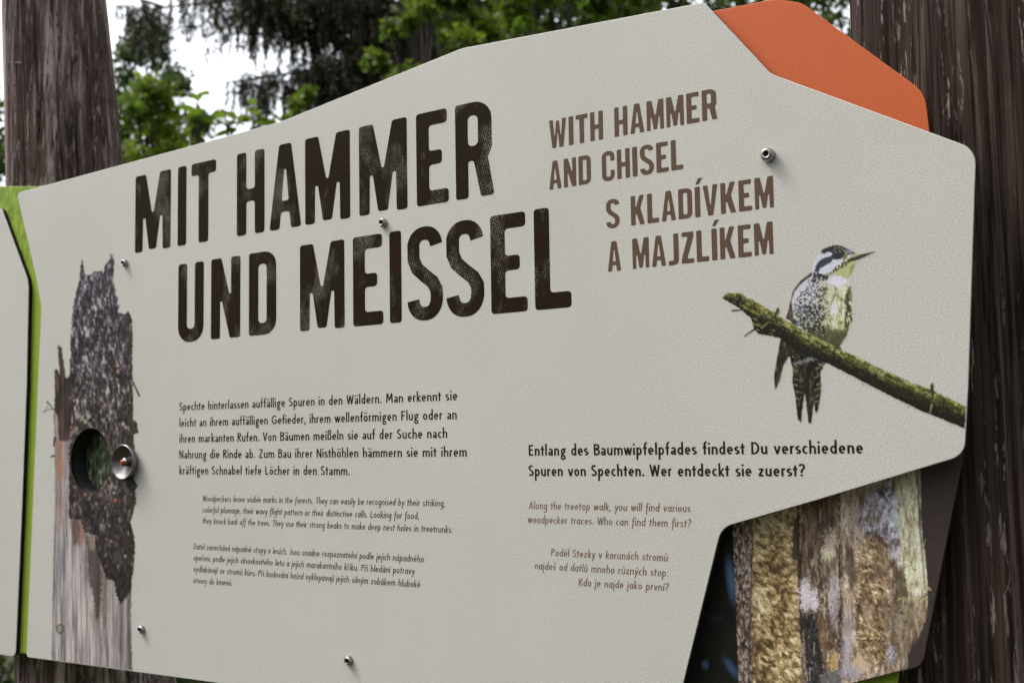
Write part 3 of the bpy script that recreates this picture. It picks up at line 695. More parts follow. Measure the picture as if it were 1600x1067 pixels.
# --- the woodpecker picture
def bird_picture():
    a = Art(1122, 378, 1514, 680, 1.15); X, Y = a.X, a.Y
    k8 = lambda x, y: (1100 + x / 3.333, 360 + y / 3.333); k7 = lambda x, y: (1190 + x / 7.116, 370 + y / 7.116)
    DK = lin(30, 27, 22); WH = lin(208, 206, 218); YG = lin(196, 204, 138)
    # left wing tip and tail below the branch
    wing = [k8(*p) for p in [(402, 545), (385, 640), (365, 750), (368, 815), (373, 832), (395, 780), (415, 700), (440, 660), (470, 640), (470, 560)]]
    g = fbm(X / 3, Y / 12, 41)
    a.put(a.soft(wing, 1.5, .5), a.blend([(0, (30, 26, 20)), (.5, (54, 46, 34)), (1, (96, 88, 68))], np.clip((g - .5) * 2 + .4, 0, 1)))
    tail = [k8(*p) for p in [(440, 600), (452, 690), (462, 720), (460, 790), (476, 870), (488, 980), (506, 1006), (512, 940), (520, 870), (526, 850), (534, 930), (545, 1006), (558, 1004), (566, 960), (572, 900), (582, 955), (592, 940), (604, 880), (612, 820), (606, 740), (620, 715), (640, 680), (640, 600)]]
    kt = a.soft(tail, 2, .5); a.put(kt, a.blend([(0, (22, 20, 14)), (.6, (44, 40, 28)), (1, (92, 86, 62))], np.clip((fbm(X / 3, Y / 9, 43) - .5) * 2.4 + .35, 0, 1)))
    for side, xs in ((0, (1239, 1250)), (1, (1272, 1283))):
        for i, yy in enumerate([578, 592, 601, 611, 622] if side == 0 else [574, 588, 599, 607, 617, 626]):
            x0 = xs[0] + (.12 * (yy - 572) if side == 0 else -.02 * (yy - 572)); ln_ = (6, 9, 4, 8, 5, 7)[i]; sx_ = x0 if side == 0 else x0 + 10 - ln_; a.stroke((sx_, yy + side * 2), (sx_ + ln_, yy + (2.5 if side == 0 else -1)), (3.4, 2, 3.6, 2.4, 3, 2.2)[i], 1.2, lin(134, 136, 90), .55, False)
            a.stroke((1254 + 3 * math.sin(i * 2.1), yy + 3), (1258, yy + 5), 1.4, 1, lin(92, 90, 64), .35, False)
    a.C *= 1
    for i in range(26):
        x = 1238 + 50 * ((i * .618) % 1); y = 556 + 14 * ((i * .37) % 1); a.stroke((x, y), (x + 3, y + 3), 1.3, .8, WH, .35, False)
    # body
    body = [k7(*p) for p in [(640, 155), (655, 160), (700, 125), (790, 95), (850, 90), (930, 110), (1000, 150), (1050, 180), (1090, 200), (1060, 262), (1035, 300), (1020, 360), (985, 430), (965, 470), (970, 520), (1005, 570), (1000, 680), (1010, 760), (1008, 930), (978, 1010), (950, 1090), (900, 1170), (830, 1270), (700, 1240), (520, 1067), (440, 1010), (350, 955), (262, 905), (300, 800), (325, 700), (335, 630), (360, 580), (430, 490), (520, 420), (575, 380), (560, 350), (600, 240), (615, 210), (680, 170)]]
    kb = a.soft(body, 2.2, .6)
    a.put(kb, lin(176, 176, 148))
    U = (X - 1190) * 7.116; W = (Y - 370) * 7.116
    g = fbm(X / 5, Y / 5, 51)
    nz = (fbm(X / 4, Y / 6, 52) - .5); a.put(kb * sstep(1000, 600, W + nz * 200) * sstep(760, 520, U + nz * 220), lin(202, 199, 212))
    a.put(kb * sstep(560, 820, U + nz * 420 + (fbm(X / 12, Y / 12, 54) - .5) * 300) * sstep(400, 600, W + nz * 200), a.blend([(0, (98, 98, 58)), (.35, (160, 162, 112)), (.6, (198, 199, 154)), (1, (222, 220, 206))], np.clip((fbm(X / 2.5, Y / 6, 53) - .5) * 2 + .6, 0, 1)))
    d = np.hypot((U - 845) / 125, (W - 500) / 65) + nz * 1.2; a.put(kb * sstep(1.35, .5, d), lin(218, 214, 226))
    d = np.hypot((U - 800) / 60, (W - 790) / 100) + nz * 1.6; a.put(kb * sstep(1.4, .3, d) * .85, lin(216, 213, 216))
    # lower belly going dark olive
    n = fbm(X / 4, Y / 7, 57)
    a.put(kb * sstep(900, 1040, W + (n - .5) * 260 + (abs(U - 780) < 120) * -40) * .93, a.blend([(0, (30, 28, 16)), (.6, (66, 62, 34)), (1, (120, 118, 66))], n))
    a.put(kb * sstep(560, 660, U) * sstep(860, 960, W) * sstep(1100, 980, W) * sstep(.5, .7, fbm(X / 1.8, Y / 8, 59)) * .6, YG)
    # speckles: rows of scale marks on the flank
    r2 = np.random.default_rng(8)
    for i in range(620):
        u = r2.uniform(330, 780); v_ = r2.uniform(420, 1000)
        if u < 560 - (v_ - 400) * .55 or r2.random() < (u - 640) / 130: continue
        dens = .30 + .45 * min(1, max(0, (v_ - 420) / 450)) * (1 if u > 420 else .6)
        if r2.random() > dens + .25 * (v_ < 520): continue
        an = math.radians(r2.uniform(20, 75)); ln = r2.uniform(16, 40)
        p = k7(u, v_); q = k7(u + ln * math.cos(an) * (1 if r2.random() < .6 else -.7), v_ - ln * math.sin(an) * .8)
        a.stroke(p, q, 2.3 if v_ > 650 else 1.7, 1.0, lin(34, 34, 30), .85, False)
    for i in range(120):
        u = r2.uniform(400, 700); v_ = r2.uniform(760, 1060); a.stroke(k7(u, v_), k7(u + r2.uniform(-26, 26), v_ + r2.uniform(10, 30)), 2.8, 1.4, lin(32, 32, 22), .75, False)
    for i in range(70):
        u = r2.uniform(930, 1008); v_ = r2.uniform(560, 1000); a.stroke(k7(u, v_), k7(u + r2.uniform(-8, 8), v_ + r2.uniform(20, 55)), 1.9, .8, lin(36, 38, 22), .8, False)
    for i in range(36):
        u = r2.uniform(440, 660); v_ = r2.uniform(800, 1040); a.stroke(k7(u, v_), k7(u + 14, v_ + 10), 2.2, 1, lin(190, 186, 196), .6, False)
    for (u0, v0, u1, v1) in ((820, 560, 820, 660), (820, 650, 780, 720), (830, 650, 900, 700), (900, 690, 925, 740), (700, 560, 690, 640), (680, 640, 700, 700), (950, 660, 940, 760)):
        a.stroke(k7(u0, v0), k7(u1, v1), 1.2, 2.4, lin(92, 92, 46), .75, False)
    for p in ((430, 820), (410, 960), (440, 850), (690, 160)):
        d = np.hypot(U - p[0], W - p[1]); a.put(kb * sstep(45, 10, d) * .5, lin(110, 142, 158), False)
    # wing edge and mantle
    a.put(kb * a.soft([k7(*p) for p in [(560, 385), (500, 430), (420, 500), (350, 590), (330, 660), (300, 800), (262, 905), (352, 955), (345, 870), (335, 700), (375, 600), (440, 520), (560, 430)]], 2, .6), a.blend([(0, (40, 33, 27)), (1, (104, 88, 76))], np.clip((fbm(X / 2.5, Y / 8, 61) - .5) * 2 + .35, 0, 1)), False)
    for i in range(60):
        u = r2.uniform(560, 740); v_ = 400 + (740 - u) * .12 + r2.uniform(-20, 70); a.stroke(k7(u, v_), k7(u + r2.uniform(-20, 20), v_ + r2.uniform(8, 26)), 2, 1, lin(34, 30, 34), .8, False)
    # head
    hp = lambda pts, col, j=1.5, op=1: a.put(kb * a.soft([k7(*p) for p in pts], j, .6) * op, col, False)
    hp([(555, 380), (600, 240), (640, 160), (720, 120), (900, 110), (1000, 200), (880, 330), (700, 420)], lin(204, 203, 214))
    hp([(640, 158), (700, 128), (790, 98), (860, 92), (940, 125), (1000, 165), (1050, 185), (990, 200), (940, 200), (900, 235), (850, 255), (800, 250), (760, 215), (790, 195), (770, 172), (720, 172), (700, 192), (660, 185)], lin(44, 48, 54))
    hp([(585, 385), (600, 330), (640, 270), (700, 232), (765, 218), (800, 250), (770, 285), (700, 325), (650, 352), (630, 400)], lin(54, 64, 74))
    hp([(900, 230), (930, 180), (960, 190), (950, 240), (905, 280)], lin(128, 118, 66))
    hp([(900, 300), (1060, 262), (1020, 370), (965, 470), (880, 430), (800, 400), (830, 350)], lin(178, 182, 126))
    hp([(985, 330), (1040, 290), (1015, 380), (975, 440)], lin(120, 124, 62), 3, .7)
    for i in range(40):
        t = r2.random(); u = 985 - 230 * t + r2.uniform(-20, 20); v_ = 255 + 150 * t + r2.uniform(-16, 16); a.stroke(k7(u, v_), k7(u + r2.uniform(-14, 14), v_ + r2.uniform(4, 18)), 2.0, 1, lin(38, 36, 28), .85, False)
    for i in range(45):
        u = r2.uniform(760, 1000); v_ = 105 + abs(u - 860) * .2 + r2.uniform(0, 60); a.stroke(k7(u, v_), k7(u + 16, v_ + r2.uniform(4, 14)), 1.1, .8, lin(*((176, 170, 190) if i % 2 else (128, 122, 70))), .55, False)
    a.put(a.soft([k7(*p) for p in [(955, 262), (990, 235), (1010, 222), (1100, 195), (1190, 178), (1262, 163), (1262, 172), (1190, 205), (1120, 238), (1060, 262), (1000, 275)]], .8, .5), a.blend([(0, (26, 24, 16)), (1, (84, 78, 46))], fbm(X / 3, Y / 2, 63)))
    a.stroke(k7(1000, 232), k7(1090, 205), 1.5, .6, lin(168, 160, 120), .8, False)
    d = np.hypot(U - 872, W - 236); a.put(sstep(16, 9, d), lin(16, 14, 12)); d = np.hypot(U - 876, W - 232); a.put(sstep(5, 2, d) * .6, lin(150, 150, 150))
    # the branch
    topb = [(1127, 465), (1134, 459), (1140.5, 457), (1146, 459), (1152, 457), (1160, 459), (1166, 465), (1175, 468), (1199, 481.5), (1211, 489), (1215, 481), (1219, 483), (1217, 494), (1244, 510), (1268, 523.5), (1295, 537), (1316, 547.5), (1340, 557), (1362.7, 570), (1392.5, 583), (1422, 596.7), (1453, 607.5), (1454.5, 597.5), (1459.5, 599), (1460.5, 611.5), (1477.5, 620), (1492, 627), (1514, 637)]
    botb = [(1514, 672.5), (1477.5, 657), (1435, 640), (1392.5, 619), (1362.7, 604), (1328.7, 586), (1294.7, 569), (1262, 556), (1240, 545), (1222, 530), (1208, 526), (1199, 524), (1184, 522), (1178, 514), (1176.5, 507), (1172, 496.5), (1157, 483), (1142, 474)]
    a.stroke((1159, 484.5), (1144.5, 485.5), 2, 3, lin(50, 48, 28)); a.stroke((1181, 513), (1163, 525.5), 3, 1.6, lin(52, 50, 30)); a.stroke((1420, 634), (1420, 637), 1.2, .8, lin(40, 40, 24))
    kk = a.soft(topb + botb, 2.6, .6)
    yt = np.interp(X, [p[0] for p in topb if p not in ((1215, 481), (1219, 483), (1454.5, 597.5), (1459.5, 599))], [p[1] for p in topb if p not in ((1215, 481), (1219, 483), (1454.5, 597.5), (1459.5, 599))])
    bb = botb[::-1]; yb = np.interp(X, [p[0] for p in bb], [p[1] for p in bb]); t = np.clip((Y - yt) / np.maximum(yb - yt, 4), 0, 1)
    al = X * .87 + Y * .5; ac = -X * .5 + Y * .87
    n = fbm(al / 11, ac / 2.4, 71, 4, .6); n3 = fbm(al / 3, ac / 3, 75, 3)
    v = np.clip(.86 - t * 1.1 + (n - .5) * 1.0 + (n3 - .5) * .7, 0, 1)
    a.put(kk, a.blend([(0, (24, 22, 12)), (.3, (40, 37, 20)), (.52, (64, 61, 31)), (.72, (96, 97, 46)), (.88, (132, 134, 70)), (1, (172, 171, 112))], v))
    a.put(kk * sstep(.62, .7, fbm(al / 5, ac / 5, 77)) * sstep(.55, .1, t) * .6, lin(170, 170, 112))
    a.put(kk * sstep(1230, 1180, X) * sstep(.6, .66, n) * .7, lin(148, 140, 70))
    a.stroke((1456, 603), (1457.5, 620), 5.2, 3, lin(50, 50, 26)); a.stroke((1456, 632), (1453, 645), 2.4, 1.2, lin(140, 136, 84)); a.stroke((1190, 512), (1199, 505), 3, 2, lin(120, 112, 62), 1, False)
    a.stroke((1215.5, 483), (1211, 494), 3.6, 4, lin(58, 56, 28)); a.stroke((1304, 538), (1313, 545), 4.5, 4, lin(70, 66, 58)); a.stroke((1307, 540), (1303, 550), 3, 2, lin(64, 60, 50)); a.stroke((1313, 544), (1316, 550), 2.4, 1.4, lin(96, 92, 84))
    a.stroke((1384, 580), (1378, 586), 1.2, 2, lin(190, 186, 140), .8, False); a.stroke((1347, 599.5), (1350, 601), 1.2, .8, lin(70, 66, 40))
    return a
ba = bird_picture()
bp = ba.build('bird_picture', mat_print, panel, -.0001, clip=[tuple(q) for q in inset(ccw(main_out), .0007)]); adopt_sub(bp, panel)

# --- the pecked dead trunk photograph on the recessed plate
def photo_picture():
    a = Art(1012, 690, 1512, 1100, 1.3); X, Y = a.X, a.Y; one = np.ones_like(X)
    bgc = a.blend([(0, (16, 18, 14)), (1, (34, 36, 28))], fbm(X / 30, Y / 40, 101)); a.put(one, bgc)
    a.put(sstep(1400, 1430, X), lin(64, 53, 51))
    for (cx_, cy_, rx, ry, an, col, op) in ((1142, 905, 9, 42, -.12, (88, 122, 158), .95), (1102, 1038, 7, 9, 0, (84, 110, 150), .75), (1143, 1043, 8, 24, -.6, (70, 98, 138), .7), (1120, 965, 14, 10, 0, (44, 52, 48), .5)):
        dx = X - cx_; dy = Y - cy_; u = dx * math.cos(an) + dy * math.sin(an); v = -dx * math.sin(an) + dy * math.cos(an); d = np.hypot(u / rx, v / ry); a.put(sstep(1.2, .2, d) * op, lin(*col))
    le = np.interp(Y, [690, 829, 893, 955, 1100], [1143, 1145.4, 1147.5, 1150.6, 1155]) + (fbm(Y / 6, Y * 0, 103) - .5) * 4
    re = np.interp(Y, [690, 740, 817, 863, 921, 933, 961, 994, 1016, 1042, 1100], [1438, 1438.8, 1439.5, 1445.6, 1449.6, 1449.6, 1448, 1436, 1421, 1418, 1414]) + (fbm(Y / 5, Y * 0, 105) - .5) * 3
    k = sstep(le - .7, le + .7, X) * sstep(re + .7, re - .7, X)
    n1 = fbm(X / 4, Y / 16, 111, 4, .6); n2 = fbm(X / 14, Y / 40, 115, 3); n3 = fbm(X / 2.2, Y / 5, 117, 3, .6)
    base = a.blend([(0, (42, 32, 25)), (.35, (86, 70, 56)), (.55, (124, 106, 88)), (.75, (160, 142, 124)), (1, (204, 190, 172))], np.clip((n1 - .5) * 1.5 + (n2 - .5) * 1.0 + (n3 - .5) * .9 + .44, 0, 1))
    a.put(k, base)
    def pecked(mask, cols, sc, seed, sh=0.0):
        wx = (fbm(X / 22, Y / 30, seed + 40) - .5) * 16; h = fbm((X + wx) / sc, (Y + wx) / (sc * 1.0), seed, 5, .62); big_ = fbm(X / 26, Y / 34, seed + 60, 3) - .5; hx = np.gradient(h, axis=1); hy = np.gradient(h, axis=0)
        v = np.clip(.5 + (h - .5) * 1.7 + big_ * .9 + (hy * .8 - hx * .5) * 1.9 * (.5 + 2 * np.clip(big_ + .4, 0, 1)) + sh - .12 * sstep(930, 1040, Y), 0, 1); a.put(k * mask, a.blend(cols, v))
    # left bark strip
    a.put(k * sstep(1176, 1170, X + (n1 - .5) * 8), a.blend([(0, (52, 40, 32)), (.4, (106, 88, 74)), (.7, (150, 132, 122)), (1, (190, 176, 172))], np.clip((n3 - .5) * 2.2 + .5, 0, 1)) * np.where(Y > 940, .85, 1)[..., None])
    xr_ = 1250 - 10 * sstep(800, 760, Y) + (n2 - .5) * 10
    pecked(sstep(1172, 1180, X + (n1 - .5) * 14) * sstep(xr_ + 3, xr_ - 3, X), [(0, (70, 54, 34)), (.3, (122, 100, 66)), (.55, (166, 145, 104)), (.8, (194, 177, 138)), (1, (218, 204, 172))], 6.5, 121)
    a.put(k * a.soft([(1240, 812), (1248, 806), (1250, 850), (1246, 876), (1237, 872)], 5, 1.2), lin(66, 54, 46))
    for (x0, y0, x1, y1, w0, w1) in ((1247, 790, 1248, 900, 3, 5), (1249, 900, 1256, 1070, 5, 2), (1311, 740, 1312, 900, 1.8, 1.8), (1312, 900, 1320, 1067, 1.8, 2.6), (1176, 830, 1170, 1067, 1.2, 2.4)):
        a.stroke((x0, y0), (x1, y1), w0, w1, lin(40, 30, 24), .8)
    # brown middle board of wood
    mid = sstep(1250, 1256, X) * sstep(1311, 1306, X)
    a.put(k * mid * sstep(930, 860, Y + (n2 - .5) * 80) * .8, a.blend([(0, (44, 34, 26)), (.5, (92, 74, 58)), (1, (142, 120, 98))], np.clip((fbm(X / 3, Y / 24, 125, 4) - .5) * 2 + .45, 0, 1)))
    def patch(cx_, cy_, rx, ry, col, op=.9, j=9):
        d = np.hypot((X - cx_ + a.jx * j * 2) / rx, (Y - cy_ + a.jy * j * 2) / ry); a.put(k * sstep(1.15, .55, d + (n3 - .5) * .8) * op, lin(*col))
    patch(1258, 930, 10, 30, (206, 198, 208)); patch(1272, 938, 7, 20, (204, 196, 204), .8); patch(1302, 925, 9, 34, (176, 164, 170), .7); patch(1298, 850, 12, 28, (182, 166, 150), .85); patch(1293, 866, 12, 12, (200, 198, 172), .8); patch(1295, 872, 5, 4, (136, 140, 62), .8)
    patch(1290, 820, 10, 6, (74, 52, 40), .8); patch(1285, 1000, 12, 40, (110, 84, 58), .5)
    g = fbm(X / 4, Y / 5, 131, 4, .6); dk = a.soft([(1252, 955), (1272, 960), (1280, 1000), (1288, 1035), (1292, 1080), (1262, 1080), (1258, 1010)], 12, 1.5)
    a.put(k * dk * .92, a.blend([(0, (18, 18, 20)), (.66, (38, 36, 38)), (.76, (82, 86, 104)), (1, (150, 158, 184))], np.clip((g - .5) * 1.8 + .42, 0, 1)))
    patch(1302, 1040, 10, 26, (190, 164, 112), .7); a.put(k * a.soft([(1284, 1055), (1296, 1044), (1300, 1050), (1310, 1044), (1318, 1060), (1322, 1100), (1280, 1100)], 5, 1), a.blend([(0, (56, 52, 50)), (1, (128, 122, 122))], n3))
    # pale right side
    rt = sstep(1312, 1322, X); a.put(k * rt * .55, a.blend([(0, (104, 84, 64)), (.5, (166, 146, 124)), (1, (214, 198, 178))], np.clip((n1 - .5) * 2 + .55, 0, 1)))
    lv = a.soft([(1350, 775), (1404, 745), (1410, 840), (1400, 880), (1392, 862), (1376, 836), (1345, 836), (1340, 820)], 12, 2.5)
    g = fbm(X / 5, Y / 9, 141, 5, .6); a.put(k * lv * (.55 + .45 * sstep(.4, .6, n2)) * .95, a.blend([(0, (52, 46, 46)), (.38, (104, 98, 108)), (.55, (156, 154, 174)), (1, (204, 204, 222))], np.clip((g - .5) * 2.2 + .5, 0, 1)))
    yl = a.soft([(1400, 750), (1436, 742), (1438, 820), (1446, 870), (1449, 925), (1432, 932), (1416, 918), (1406, 880)], 8, 3); a.put(k * yl * .9, a.blend([(0, (112, 100, 76)), (.5, (182, 176, 146)), (1, (212, 210, 186))], np.clip((n1 - .5) * 2 + .6, 0, 1)))
    a.stroke((1434, 745), (1437, 820), 2.2, 3, lin(70, 70, 66), .8); a.stroke((1437, 820), (1446, 920), 3, 1.6, lin(92, 94, 84), .8)
    wedge = a.soft([(1345, 840), (1358, 834), (1376, 842), (1388, 868), (1392, 900), (1390, 960), (1386, 1010), (1384, 1040), (1350, 1036), (1338, 1000), (1336, 930), (1340, 880)], 34, 3) * (.45 + .55 * sstep(.42, .56, n1 * .5 + n2 * .5))
    pecked(wedge, [(0, (58, 42, 28)), (.3, (102, 80, 54)), (.55, (142, 118, 86)), (.82, (186, 166, 130)), (1, (216, 202, 168))], 6, 151, -.02)
    a.put(k * a.soft([(1352, 832), (1362, 826), (1376, 836), (1388, 852), (1386, 858), (1374, 846), (1362, 836)], 6, 1.2) * .75, lin(54, 40, 28))
    a.put(k * a.soft([(1322, 850), (1334, 862), (1342, 900), (1336, 920), (1320, 890)], 9, 2) * .7, lin(66, 54, 42))
    a.put(k * a.soft([(1396, 884), (1412, 884), (1420, 930), (1412, 960), (1398, 1040), (1390, 1040), (1394, 960)], 9, 2) * .8, a.blend([(0, (40, 34, 26)), (1, (108, 92, 70))], n3))
    a.put(k * a.soft([(1418, 935), (1448, 930), (1448, 965), (1436, 990), (1420, 1020), (1404, 1036), (1402, 990)], 6, 2) * .6, a.blend([(0, (64, 54, 40)), (.5, (118, 104, 80)), (1, (164, 150, 120))], n1))
    a.put(k * sstep(1418, 1432, X + (Y - 1000) * .4) * sstep(985, 1005, Y) * .8, lin(48, 42, 34))
    patch(1340, 1040, 20, 14, (190, 170, 140), .8); patch(1392, 1022, 6, 16, (186, 186, 206), .6); patch(1325, 985, 8, 40, (150, 140, 146), .6); patch(1320, 800, 9, 40, (190, 178, 160), .6, 14); patch(1334, 815, 10, 30, (172, 160, 150), .6, 14); patch(1398, 800, 8, 40, (196, 198, 200), .6, 14); patch(1362, 765, 14, 18, (150, 140, 134), .6, 14); patch(1405, 975, 8, 30, (150, 140, 122), .6, 14); patch(1322, 1020, 8, 30, (160, 152, 166), .6, 12); patch(1330, 1050, 20, 12, (150, 144, 156), .8); patch(1303, 955, 8, 30, (160, 148, 156), .5)
    for i in range(12): a.stroke((1449 - i * 4, 932 + (i % 3)), (1446 - i * 4, 936 + (i * 7 % 5)), 1.6, 1, lin(196, 190, 140), .7)
    a.stroke((1449, 916), (1454, 921), 2, 2.4, lin(188, 178, 130))
    r2 = np.random.default_rng(9)
    for i in range(240):
        x = r2.uniform(1150, 1446); y = r2.uniform(760, 1060); ln = r2.uniform(4, 22)
        a.stroke((x, y), (x + r2.uniform(-1.5, 2.0), y + ln), 1.2, .7, lin(*((36, 28, 20) if r2.random() < .6 else (196, 184, 164))), .5 * (0 if 1176 < x < 1248 else 1), False)
    for i in range(110):
        x = r2.uniform(1160, 1440); y = r2.uniform(780, 1060); d = r2.uniform(1.4, 2.6); a.stroke((x, y), (x + .5, y + .5), d, d, lin(24, 18, 14), .85, False)
    a.C = np.clip(a.C * (1 + .32 * k[..., None]), 0, .8)
    return a
pa = photo_picture()
ph = pa.build('photo_picture', mat_photo, pp, YP - .0001, clip=[tuple(q) for q in inset(ccw(photo_out), .0007)], keep_all=True); adopt_sub(ph, pp)

# ---------------------------------------------------------------- metal fittings
M = MT('brushed_steel', rough=.28, metal=1); M.color(M.ramp(M.noise(sc=300, det=2), [(.3, (.26, .25, .24)), (.7, (.40, .39, .38))])); mat_steel = M.m
M = MT('dark_socket', rough=.7); M.color((.01, .01, .01)); mat_socket = M.m
M = MT('satin_cup', rough=.36, metal=1); M.color(M.ramp(M.noise(sc=140, det=4), [(.3, (.17, .15, .15)), (.7, (.26, .235, .235))])); mat_cup = M.m
M = MT('red_enamel', rough=.25); M.color(M.ramp(M.noise(sc=900, det=1), [(.35, lin(120, 30, 14)), (.6, lin(214, 78, 36))])); mat_red = M.m
M = MT('blackened_tube', rough=.8); M.color(M.ramp(M.noise(sc=60, det=3), [(.3, (.008, .008, .008)), (.7, (.022, .018, .018))])); mat_black = M.m
def lathe(name, prof, c, mat, seg=40, cap=False, matidx=None):
    """prof: (radius, distance toward viewer); axis = -Y through board point c"""
    v = []; f = []; n = len(prof)
    for i in range(seg):
        t = 2 * math.pi * i / seg
        for r, h in prof: v.append((c[0] + r * math.cos(t), -h, c[1] + r * math.sin(t)))
    for i in range(seg):
        for j in range(n - 1):
            a = i * n + j; b = ((i + 1) % seg) * n + j; f.append([a, b, b + 1, a + 1])
    me = mesh_py(name, v, f, True)
    if matidx:
        me.polygons.foreach_set('material_index', [matidx[j] for i in range(seg) for j in range(n - 1)])
    return link(name, me, mat)
HX = .0026
def screw(px, py, r=.0064, h=.0062):
    c = B(px, py)
    prof = [(r, 0), (r, h * .55), (r * .96, h * .72), (r * .80, h * .93), (r * .70, h), (HX + .0006, h), (HX, h - .0006), (HX * .9, h - .0030), (.0001, h - .0030)]
    o = lathe('screw', prof, c, [mat_steel, mat_socket], 32, matidx=[0, 0, 0, 0, 0, 0, 1, 1])
    adopt(o, board); return o
s0 = screw(1201.5, 243.5, .0070, .0088)
s0['label'] = 'large socket head bolt in a collar at the upper right'
for p in ((600, 348.5, .0056), (196.5, 411.5, .0056), (223, 982.5, .0056), (546.5, 1031, .0056)): screw(*p)

# peephole: dark sleeve with a murky forest picture at its end
tube = [(HR, -.001), (HR, -.0285)]
o = lathe('peephole_sleeve', [(HR + .0004, -.0062), (HR + .0002, -.029)], HC, mat_black, 64); adopt(o, board)
M = MT('peephole_view', rough=.25, spec=.5)
n1 = M.noise(scale=(1, 1, .6), sc=85, det=5, dist=.6)
c1 = M.ramp(n1, [(.34, lin(46, 52, 38)), (.5, lin(82, 94, 72)), (.6, lin(118, 130, 104)), (.68, lin(196, 196, 168))])
n2 = M.noise(scale=(1, 1, .2), sc=20, det=3); c1 = M.mix(M.ramp(n2, [(.5, (0, 0, 0)), (.72, (1, 1, 1))]), c1, lin(66, 78, 54)); M.color(c1); mat_view = M.m
dv = [(HC[0], .029, HC[1])] + [(HC[0] + (HR + .0002) * math.cos(t), .029, HC[1] + (HR + .0002) * math.sin(t)) for t in np.linspace(0, 2 * math.pi, 64, endpoint=False)]
o = link('peephole_picture', mesh_py('peephole_picture', dv, [[0, 1 + i, 1 + (i + 1) % 64] for i in range(64)]), mat_view); adopt(o, board)
# cup-shaped eyepiece beside it
ec = B(201.5, 721.5); R0 = .0262
cup = [(.006, 0), (.018, .0008), (R0 * .90, .003), (R0 * .985, .006), (R0, .0100), (R0 * .985, .0118), (R0 * .95, .0124), (R0 * .915, .0120), (R0 * .88, .0110), (R0 * .70, .0078), (R0 * .45, .0046), (R0 * .25, .0025), (.0001, .0020)]
eo = lathe('eyepiece_cup', cup, ec, mat_cup, 56); adopt(eo, board)
kn = lathe('knob', [(.0062, .0022), (.0064, .0085), (.0056, .0098), (.0038, .0100), (.0038, .0118), (.0030, .0130), (.0001, .0133)], ec, [mat_steel, mat_red], 24, matidx=[0, 0, 0, 1, 1, 1]); adopt_sub(kn, eo)

# ---------------------------------------------------------------- timber posts
def wood_mat(name, a, b, c, warm, pale=.6):
    M = MT(name, rough=.85, spec=.15)
    s1 = M.noise(scale=(38, 38, .5), sc=2.8, det=9, rough=.78, dist=.08)
    s2 = M.noise(scale=(11, 11, .5), sc=2.2, det=5, rough=.55, dist=.2)
    s3 = M.noise(scale=(95, 95, 13), sc=2.4, det=3, rough=.7)
    s4 = M.noise(scale=(17, 17, .5), sc=2.4, det=6, rough=.65, dist=.25)
    base = M.ramp(s1, [(.34, a), (.48, b), (.60, c)])
    base = M.mix(M.ramp(s2, [(.42, (0, 0, 0)), (.56, (.85, .85, .85))]), base, M.mix(.6, a, warm))
    base = M.mix(M.math('MULTIPLY', M.ramp(s4, [(.54, (0, 0, 0)), (.62, (1, 1, 1))]), pale), base, c)
    fl = M.math('MULTIPLY', M.ramp(s3, [(.56, (0, 0, 0)), (.60, (1, 1, 1))]), M.ramp(M.noise(scale=(30, 30, .8), sc=3.0, det=2), [(.50, (0, 0, 0)), (.60, (1, 1, 1))]))
    base = M.mix(M.math('MULTIPLY', fl, .8), base, lin(160, 146, 140))
    crack = M.ramp(M.noise(scale=(34, 34, .5), sc=2.4, det=3, rough=.5, dist=.1), [(.480, (0, 0, 0)), (.498, (1, 1, 1)), (.516, (0, 0, 0))])
    base = M.mix(M.math('MULTIPLY', crack, .85), base, (.006, .005, .005)); M.color(base)
    M.bump(M.math('SUBTRACT', s1, M.math('MULTIPLY', crack, .6)), .9, .006); return M.m
mat_postL = wood_mat('weathered_timber', lin(58, 47, 41), lin(120, 104, 97), lin(184, 166, 160), lin(70, 52, 42), .8)
mat_postR = wood_mat('dark_weathered_timber', lin(20, 14, 10), lin(48, 37, 30), lin(104, 89, 80), lin(46, 31, 21), .35)
def vn3(th, z, seed, kt, kz): return fbm(th * kt + 50, z * kz + 50, seed, 4, .55)
